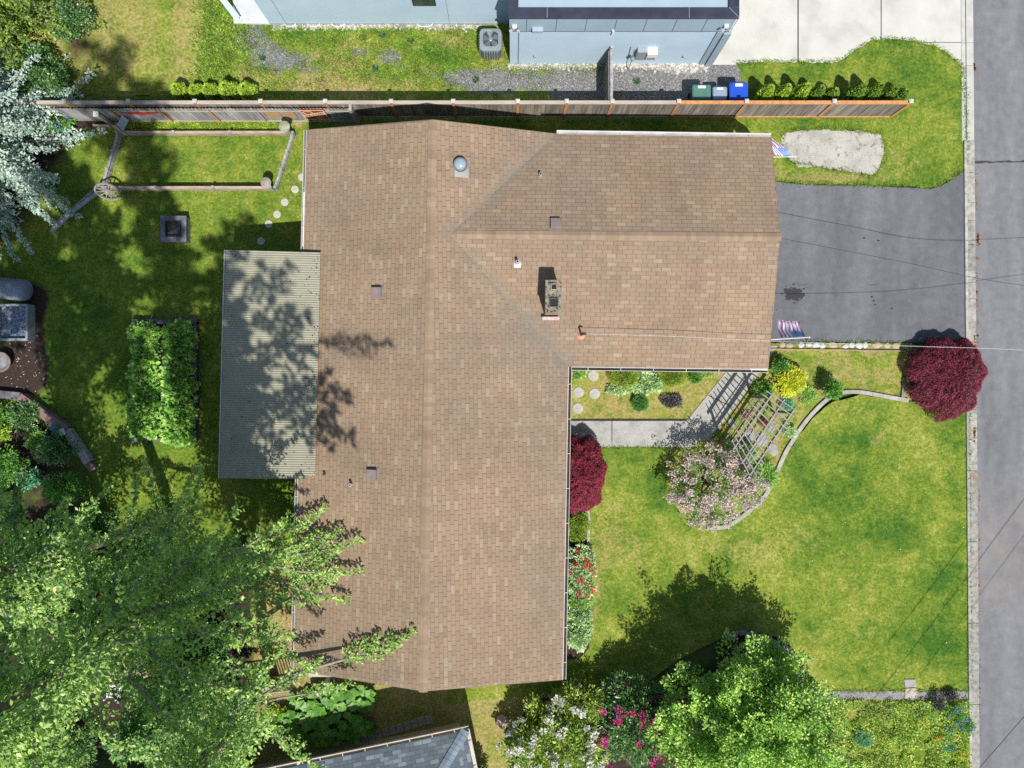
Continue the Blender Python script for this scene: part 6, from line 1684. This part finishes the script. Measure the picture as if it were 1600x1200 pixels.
shrub("leafy_plant", "green climber at the arbor foot beside the pink shrub", "plant", px(1166, 707), (.32, .38), .9, 108, LM_bright, 34, 44, .14, .08, .4, stems=2)
shrub("red_leaved_plant", "red-brown plant under the arbor", "plant", px(1192, 660), (.17, .15), .3, 109, leafmat("redbrown", [G(.12, .03, .02), G(.25, .08, .05)], .1), 14, 30, .1, .06, .4, stems=0)
shrub("red_leaved_plant", "dusty red plant between the path and the arbor", "plant", px(1166, 650), (.2, .18), .28, 110, leafmat("dustyred", [G(.16, .07, .05), G(.3, .17, .13)], .1), 14, 30, .1, .06, .4, stems=0)
shrub("leafy_plant", "lily-like spiky plant beside the pink shrub", "plant", px(1193, 742), (.42, .4), .5, 111, LM_bright, 30, 30, .12, .26, .12, stems=0)
shrub("leafy_plant", "green plants in the shade of the arbor near the path", "plant", px(1190, 610), (.4, .4), .5, 112, LM_mid, 30, 40, .14, .08, .4, stems=0)
# bed in the corner of the house
shrub("leafy_plant", "small bright plant in the inner corner of the house", "plant", px(903, 580), (.32, .34), .45, 113, LM_bright, 24, 40, .12, .08, .45, stems=0)
for q, l, sd in (((974, 581), "olive clipped mound under the gutter nearer the stepping stones", 114), ((1048, 580), "olive clipped mound under the gutter farther from the stepping stones", 115)):
    shrub("clipped_shrub", l, "shrub", px(*q), (.64, .62), .72, sd, LM_mound, 110, 110, .12, .04, .5, hollow=.75, flat=1, spread=.1) if False else shrub("clipped_shrub", l, "shrub", px(*q), (.64, .62), .72, sd, LM_mound, 130, 100, .11, .042, .5, hollow=.8)
shrub("hosta", "pale variegated leafy clump between and below the two mounds", "plant", px(1008, 598), (.66, .42), .36, 116, LM_hosta, 60, 26, .13, .14, .38, stems=0)
shrub("hosta", "white-edged low leaves round the foot of the first mound", "plant", px(965, 607), (.5, .2), .25, 117, LM_hosta, 34, 20, .1, .12, .4, stems=0)
shrub("dwarf_conifer", "small round dark green dwarf conifer on the mossy bed", "shrub", px(999, 630), (.34, .36), .5, 118, leafmat("dwarf_green", [G(.03, .09, .02), G(.07, .18, .04)], .1, .6), 70, 80, .08, .04, .4, hollow=.8)
shrub("dark_leaved_plant", "black-purple low plant on the mossy bed near the path", "plant", px(1049, 627), (.46, .32), .3, 119, LM_purple, 46, 44, .1, .06, .5, stems=0, hollow=.3)
shrub("leafy_plant", "green leafy plant under the gutter beside the sloping path", "plant", px(1084, 588), (.3, .26), .4, 120, LM_mid, 24, 44, .12, .08, .45, stems=0)
shrub("leafy_plant", "low pale plant where the path meets the bed", "plant", px(1105, 582), (.25, .18), .25, 121, LM_bright, 18, 34, .1, .06, .45, stems=0)
# arborvitae rows
def arb(q, R, h, lm, seed, label, group):
    rg = np.random.default_rng(seed); base = px(*q); root = thing("arborvitae", base, label, "arborvitae", group)
    n = 2600; t = rg.uniform(0, 2 * np.pi, n); z = rg.uniform(0.02, 1, n) ** .8
    rr = R * (np.clip(1.15 - z ** 2.2, .08, 1)) * (.75 + .25 * rg.uniform(0, 1, n)) * (1 + .12 * np.sin(t * 5 + z * 6 + seed))
    P = np.stack([base.x + rr * np.cos(t), base.y + rr * np.sin(t), z * h], 1)
    D = np.stack([np.cos(t) * .7, np.sin(t) * .7, .8 + 0 * t], 1) + rg.normal(size=(n, 3)) * .3
    L = .085 * rg.uniform(.7, 1.3, n); leaf_mesh("foliage", P, D, L, L * .5, lm, root, seed)
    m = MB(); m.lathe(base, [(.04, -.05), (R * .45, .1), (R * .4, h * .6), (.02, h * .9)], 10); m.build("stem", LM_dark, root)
gl = "arborvitae row near the dry lawn"
nm = ("at the dry lawn end", "second from the dry lawn", "third from the dry lawn", "fourth from the dry lawn", "at the weedy gravel end")
for i, (q, s) in enumerate((((290, 150), 1), ((315, 150), 1), ((337, 150), 1), ((366, 150), 1.05), ((394, 150), 1.05))):
    arb(q, (.31, .27, .29, .33, .32)[i] * s, (1.1, .95, 1.05, 1.25, 1.1)[i], LM_arb, 130 + i, "small round lime arborvitae %s of its row" % nm[i], gl)
ordn = ("closest to the blue bin", "second from the blue bin", "third from the blue bin", "fourth from the blue bin", "fifth from the blue bin", "fourth from the fence end", "third from the fence end", "second from the fence end", "at the fence end")
for i, X in enumerate((1186, 1211, 1238, 1263, 1288, 1322, 1346, 1373, 1396)):
    arb((X, 158), (.27, .25, .29, .26, .27, .30, .27, .27, .24)[i], (1.6, 1.65, 1.75, 1.5, 1.2, 1.65, 1.75, 1.45, 1.15)[i], LM_arb if i < 3 else LM_arb2, 140 + i, "columnar arborvitae %s" % ordn[i], "arborvitae row behind the fence end")
# strawberries
r = random.Random(5); rg = np.random.default_rng(8); PP = []; DD = []
sb = rb
for cx_, ys_ in ((233, range(522, 690, 21)), (286, range(518, 690, 20))):
    for yy in ys_:
        sp_ = thing("strawberry_plant", px(cx_ + r.uniform(-2, 2), yy), "", "plant", "leafy plants filling the raised bed")
        c = Vector(sp_.location); c.z = 0
        row = "outer" if cx_ < 250 else "inner"
        k_ = list(ys_).index(yy); nn_ = len(list(ys_))
        sp_["label"] = "leafy plant in the raised bed's %s row, %s" % ("lawn-side" if row == "outer" else "patio-side", "at the end nearest the fire box" if k_ == 0 else "at the end nearest the firs" if k_ == nn_ - 1 else ORD[k_] + " counted from the fire box")
        P, D, K_ = clump_pts(rg, (c.x, c.y, .36), (.53, .31, .48), 34, 36, .15, .35, zmin=.2)
        L = .16 * rg.uniform(.6, 1.3, size=len(P)); leaf_mesh("foliage", P, D, L, L * .8, LM_straw, sp_, yy)
# left corner garden
for q, R, h, lm, l, sd in (((8, 650), (.55, .5), .9, LM_mid, "fern-like green plant by the dark timber edging", 150), ((14, 672), (.4, .35), .8, LM_arb, "yellow-green plant in the corner garden", 151), ((50, 650), (.7, .6), .8, LM_rhod2, "grey-green bush against the red-brown edging", 152), ((64, 685), (.36, .34), .6, LM_bright, "small round bright green plant in the corner garden", 153),
                          ((20, 725), (.95, .75), 1.3, LM_mid, "dense rounded green bush in the corner garden", 154), ((58, 745), (.42, .4), .9, LM_teal, "bluish green bush beside the dense rounded one", 155), ((105, 700), (.75, .7), 1.4, LM_rhod2, "leafy bush at the corner garden's tip over the edging", 156), ((8, 785), (.8, .5), 1.0, LM_dark, "dark bush under the fir by the garden", 157), ((110, 760), (.9, .6), 1.1, LM_mid, "shady bush between corner garden and fir", 158)):
    shrub("garden_bush", l, "bush", px(*q), R, h, sd, lm, int(48 * R[0] / .6), 46, .22, .1, .5, hollow=.15, elong=.9)
m = MB(); c = px(84, 669, .55); m.rock(c, (.16, .12, .1), 4); tag(m.build("blue_ornament", surf("blue_glaze", [(.02, .12, .28), (.04, .25, .42)], 6, rough=.3), origin=c), "blue glazed garden ornament among leaves by the edging", "ornament")
m = MB(); c = px(97, 675, .6); m.box(c, (.2, .24, .03), rz=.3); m.box(c - Vector((0, 0, .3)), (.03, .03, .6)); tag(m.build("plant_sign", m_wbox, origin=c), "small white plant marker beside the blue ornament", "plant marker")
# undergrowth beneath the firs
for i, (q, R, h) in enumerate((((60, 870), (1.3, 1.0), 1.1), ((150, 820), (1.0, .8), .9), ((240, 860), (1.1, .9), .8), ((330, 900), (1.1, .9), .9), ((60, 960), (1.3, 1.2), 1.2), ((130, 990), (.9, .8), 1.0), ((320, 1000), (1.2, 1.0), 1.0), ((300, 1090), (1.2, 1.0), 1.1), ((360, 1140), (1.0, 1.0), 1.0), ((80, 1090), (1.2, 1.0), 1.2), ((120, 1160), (1.2, 1.0), 1.2), ((270, 1170), (.9, .8), 1.2))):
    lab = ("beside the corner garden fir", "on the lawn edge under the first boughs", "in the middle of the shaded lawn edge", "near the roof-reaching fir", "at the photo edge halfway down the grove", "beside the slatted deck", "between steps and dry grass patch", "past the steps towards the picket fence", "beside the picket fence", "at the edge next to the white table", "beside the lumber stack, outer side", "beside the lumber stack, house side")[i]
    shrub("fern", "dark undergrowth shrub " + lab, "shrub", px(*q), R, h, 170 + i, LM_fir, 70, 60, .26, .11, .45, group="undergrowth below the firs", stems=3, hollow=.3)
# broad-leaved plants between houses
def broad(name, label, region, n, seed, lm, L0=.3, zt=(.25, .5)):
    rg = np.random.default_rng(seed); P = []; D = []; cx_, cy_, rx, ry = region
    root = thing(name, px(cx_, cy_), label, "plant")
    for _ in range(n):
        t = rg.uniform(0, 6.28); q = rg.uniform(0, 1) ** .5; c = px(cx_ + rx * q * math.cos(t), cy_ + ry * q * math.sin(t), rg.uniform(*zt))
        a = rg.uniform(0, 6.28)
        for k in range(5):
            b_ = a + k * 1.257; d = np.array([math.cos(b_), math.sin(b_), .12]); P.append(np.array(c)); D.append(d)
    L = L0 * .5 * rg.uniform(.7, 1.3, size=len(P)); leaf_mesh("foliage", np.array(P), np.array(D), L, L * 1.25, lm, root, seed, fold=.08, tilt=np.array([0, 0, 3.]))
broad("butterbur", "sunlit round-leaved plants below the south gable", (520, 1093, 66, 20), 120, 201, LM_butter, .42, (.1, .6))
broad("butterbur", "shaded round-leaved plants along the pavers of the grey-roofed house", (500, 1135, 85, 26), 200, 202, LM_butter, .4, (.1, .6))
shrub("leafy_plant", "yellow-green plant at the foot of the leaning fir", "plant", px(436, 1108), (.5, .3), .5, 203, LM_arb, 30, 44, .14, .08, .45, stems=0)
shrub("dark_shrub", "dark shrub beside the white gutter of the grey-roofed house", "shrub", px(748, 1200), (.5, .5), 1.5, 204, LM_mid, 40, 60, .2, .09, .45)
# meadow bed ground cover
rg = np.random.default_rng(77); n = 26000
X = rg.uniform(1292, 1512, n); Y = rg.uniform(1094, 1290, n)
hgt = np.array([mnoise.noise(Vector((x / 22, y / 22, 0))) for x, y in zip(X, Y)])
keep = hgt > -.28
X, Y, hgt = X[keep], Y[keep], hgt[keep]; n = len(X)
P = np.stack([(X - 800) / 40, (600 - Y) / 40, .03 + rg.uniform(0, .22, n) * (1 + hgt)], 1)
D = rand_dirs(rg, n, 1.0); L = .085 * rg.uniform(.6, 1.3, n)
tag(leaf_mesh("ground_cover", P, D, L, L * .5, leafmat("meadow_leaf", [G(.10, .17, .035), G(.22, .32, .06), G(.36, .42, .12)], .25, .5, .3, 1.2), None, 3), "low mixed green ground cover of the meadow bed by the kerb", "ground cover", kind='stuff')
for q, R, h, lm, fl_, l, sd in (((1447, 1112), (.5, .45), .4, LM_bright, (PT_orange, 12, 12, .05, .06), "orange poppy clump beside the gravel path slab", 210), ((1472, 1146), (.45, .4), .35, LM_bright, (PT_orange, 12, 14, .055, .06), "bright orange poppy clump in the middle of the meadow bed edge", 211), ((1496, 1172), (.4, .4), .35, LM_arb, (PT_orange, 9, 12, .05, .05), "orange poppy clump nearest the kerb", 212),
                              ((1488, 1116), (.5, .6), .6, LM_mid, (PT_bluef, 12, 12, .05, .07), "blue-flowered plant next to the kerb", 213), ((1505, 1130), (.3, .4), .5, LM_mid, (PT_bluef, 8, 12, .05, .06), "small blue-flowered plant leaning over the kerb", 214), ((1480, 1160), (.3, .3), .3, LM_teal, (PT_white, 4, 10, .05, .05), "silvery plant with pale flowers between the poppies", 215),
                              ((1460, 1093), (.22, .4), .6, LM_purple, None, "dark spiky plant over the gravel path beside the slab", 216), ((1482, 1084), (.4, .16), .4, LM_purple, None, "dark spiky plant over the gravel path by the kerb", 217), ((1345, 1150), (.4, .35), .5, LM_teal, None, "blue-green plant in the meadow bed beside the leafy tree", 218)):
    shrub("flowering_plant" if fl_ else "leafy_plant", l, "plant", px(*q), R, h, sd, lm, 30, 30, .13, .07, .4, stems=0, flowers=fl_, hollow=.2)
# weeds in the gravel strip and neighbour's clump
def tufts(name, pts, label, lm, n=60, R=.2, L0=.1, seed=1):
    rg = np.random.default_rng(seed); P = []; D = []
    for (x, y, s) in pts:
        c = px(x, y); k = int(n * s)
        a = rg.normal(size=(k, 2)) * R * s; 
        for q in a: P.append([c.x + q[0], c.y + q[1], rg.uniform(0, .05)]); D.append([q[0] * 3 + rg.normal() * .4, q[1] * 3 + rg.normal() * .4, .8])
    L = L0 * rg.uniform(.5, 1.3, size=len(P)); return tag(leaf_mesh(name, np.array(P), np.array(D), L, L * .25, lm, None, seed), label, kind='stuff')
r = random.Random(31); LMw = leafmat("weed_leaf", [G(.05, .11, .015), G(.11, .19, .025), G(.23, .27, .06)], .25, .6, .2, 2)
strip = SHEETS["gravel_strip"]
pts = []
for _ in range(1500):
    x, y = r.uniform(375, 1150), r.uniform(44, 142)
    v = p_strip(x, y)
    if v[2] < .75 + r.uniform(-.2, .25) and not (x > 793 and y < 100) : pts.append((x, y, r.uniform(.4, 1.2)))
tufts("weeds", pts, "weeds and grass overgrowing the gravel strip behind the fence", LMw, 46, .16, .09, 4)
pts = [(r.gauss(345, 14), r.uniform(0, 138), r.uniform(.8, 1.6)) for _ in range(130)]
tufts("weeds", pts, "rank green weeds between the dry lawn and the gravel strip", LMw, 60, .22, .14, 5)
pts = [(540, 90, .0)]
m = MB()
for q in ((598, 57), (642, 66), (587, 110), (744, 127), (996, 129), (412, 93), (626, 70)):
    pass
for i, (q, l) in enumerate((((598, 56), "dark rosette weed nearest the pale blue wall"), ((643, 65), "dark rosette weed in the lush middle of the strip"), ((587, 108), "dark rosette weed near the fence shadow, before the brown roof's ridge"), ((744, 126), "dark rosette weed by the fence near the gravel patch"), ((995, 128), "dark rosette weed among the gravel by the bins"), ((411, 92), "dark rosette weed near the bare gravel patch"))):
    c = px(*q); rt = thing("rosette_weed", c, l, "weed", "dark weeds in the gravel strip"); rg = np.random.default_rng(i); n = 26; t = rg.uniform(0, 6.28, n)
    leaf_mesh("foliage", np.tile(np.array([[c.x, c.y, .06]]), (n, 1)), np.stack([np.cos(t), np.sin(t), rg.uniform(0, .8, n)], 1), .17, .05, LM_dark, rt, i)
# rank tufts hanging over pavement edges and the mown lawns
pts = []
def along(pp, step, s, amp=2):
    for i in range(len(pp) - 1):
        a, e = pp[i], pp[i + 1]; L = math.hypot(e[0] - a[0], e[1] - a[1]); k = max(1, int(L / step))
        for j in range(k):
            t = (j + r.random()) / k; pts.append((a[0] + (e[0] - a[0]) * t + r.gauss(0, amp), a[1] + (e[1] - a[1]) * t + r.gauss(0, amp), s * r.uniform(.5, 1.2)))
along([(1150, 99), (1200, 97), (1298, 98), (1318, 92), (1340, 76), (1362, 63), (1395, 61), (1430, 64), (1458, 71), (1482, 84), (1503, 105), (1508, 150), (1510, 255), (1503, 268), (1488, 278), (1468, 290), (1455, 294), (1400, 291), (1330, 289), (1260, 288), (1215, 283)], 3, .55, 1.2)
along([(1513, 640), (1513, 760), (1514, 900), (1514, 1078)], 2.5, .5, .8)
along([(1228, 205), (1300, 201), (1378, 210), (1383, 250), (1365, 276), (1290, 264), (1232, 252), (1221, 225), (1228, 205)], 3, .5, 1)
along([(1265, 1080), (1400, 1079), (1513, 1079)], 3, .45, .8)
along([(888, 699), (960, 699), (1040, 699)], 3, .4, .6)
along([(1190, 537), (1300, 534), (1412, 536)], 3, .45, 1)
along([(380, 42), (420, 44), (500, 48), (600, 47), (700, 50), (750, 52)], 5, .6, 2)
tufts("grass", pts, "grass tufts growing over the edges of paving and lawns", LMw, 40, .09, .075, 6)
# short blades over all the lawns
def blades(name, regions, dens, L0, lm, label, seed):
    rg = np.random.default_rng(seed); P = []
    for poly, skip in regions:
        xs = [p[0] for p in poly]; ys = [p[1] for p in poly]; x0, x1, y0, y1 = max(-20, min(xs)), min(1620, max(xs)), max(-20, min(ys)), min(1220, max(ys))
        n = int(dens * (x1 - x0) * (y1 - y0) / 1600)
        X = rg.uniform(x0, x1, n); Y = rg.uniform(y0, y1, n)
        for x, y in zip(X, Y):
            if inpoly(poly, x, y) and not (skip and skip(x, y)): P.append(((x - 800) / 40, (600 - y) / 40, .0))
    P = np.array(P); n = len(P); D = rand_dirs(rg, n, 1.1); L = L0 * rg.uniform(.5, 1.4, n)
    return tag(leaf_mesh(name, P, D, L, L * .28, lm, None, seed), label, kind='stuff')
LMg = leafmat("grass_blade", [G(.05, .11, .012), G(.10, .165, .018), G(.18, .21, .04)], .3, .6, .15, .9)
under = lambda x, y: 480 < x < 890 and 190 < y < 1060
blades("grass", [(fl, None), (hook, under)], 120, .055, LMg, "short grass blades of the front and side lawns", 11)
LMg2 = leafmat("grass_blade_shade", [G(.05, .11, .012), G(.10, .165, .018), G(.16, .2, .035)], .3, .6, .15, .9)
def p_skip(x, y): return p_back(x, y)[3] > .55 or (350 < x < 500 and 400 < y < 745) or (212 < x < 310 and 500 < y < 690)
blades("grass", [([(40, 186), (470, 186), (470, 900), (40, 900)], p_skip)], 110, .06, LMg2, "short grass blades of the back lawn and the pen", 12)
pts = [(r.uniform(195, 450), r.uniform(189, 202), r.uniform(.6, 1.2)) for _ in range(260)]
tufts("clover", pts, "lush clover strip between the picket fence and the pen", LM_arb, 40, .12, .08, 9)
LMm = leafmat("moss_sprig", [G(.16, .16, .03), G(.30, .30, .06), G(.42, .32, .16)], .2, .8, .1, 1.4)
blades("moss", [([(890, 578), (1130, 578), (1072, 655), (890, 655)], None), ([(1192, 548), (1412, 548), (1412, 612), (1340, 610), (1298, 618), (1260, 648), (1215, 725), (1190, 770), (1120, 700), (1150, 640)], None)], 300, .045, LMm, "moss and small weeds covering the front beds", 13)

# daisies and small debris on the lawns
r = random.Random(91); m = MB()
for _ in range(22):
    while True:
        x, y = r.uniform(900, 1510), r.uniform(620, 1075)
        if inpoly(fl, x, y): break
    p = px(x, y, .05); s_ = r.uniform(.012, .022); t = r.uniform(0, 3)
    m.add([p + Vector((math.cos(t + k * 1.047) * s_, math.sin(t + k * 1.047) * s_, .004 * (k % 2))) for k in range(6)], [(0, 1, 2, 3, 4, 5)])
tag(m.build("daisies", surf("daisy_white", [(.6, .6, .5), (.75, .75, .7)], 9)), "few tiny white daisies on the front lawn", kind='stuff')
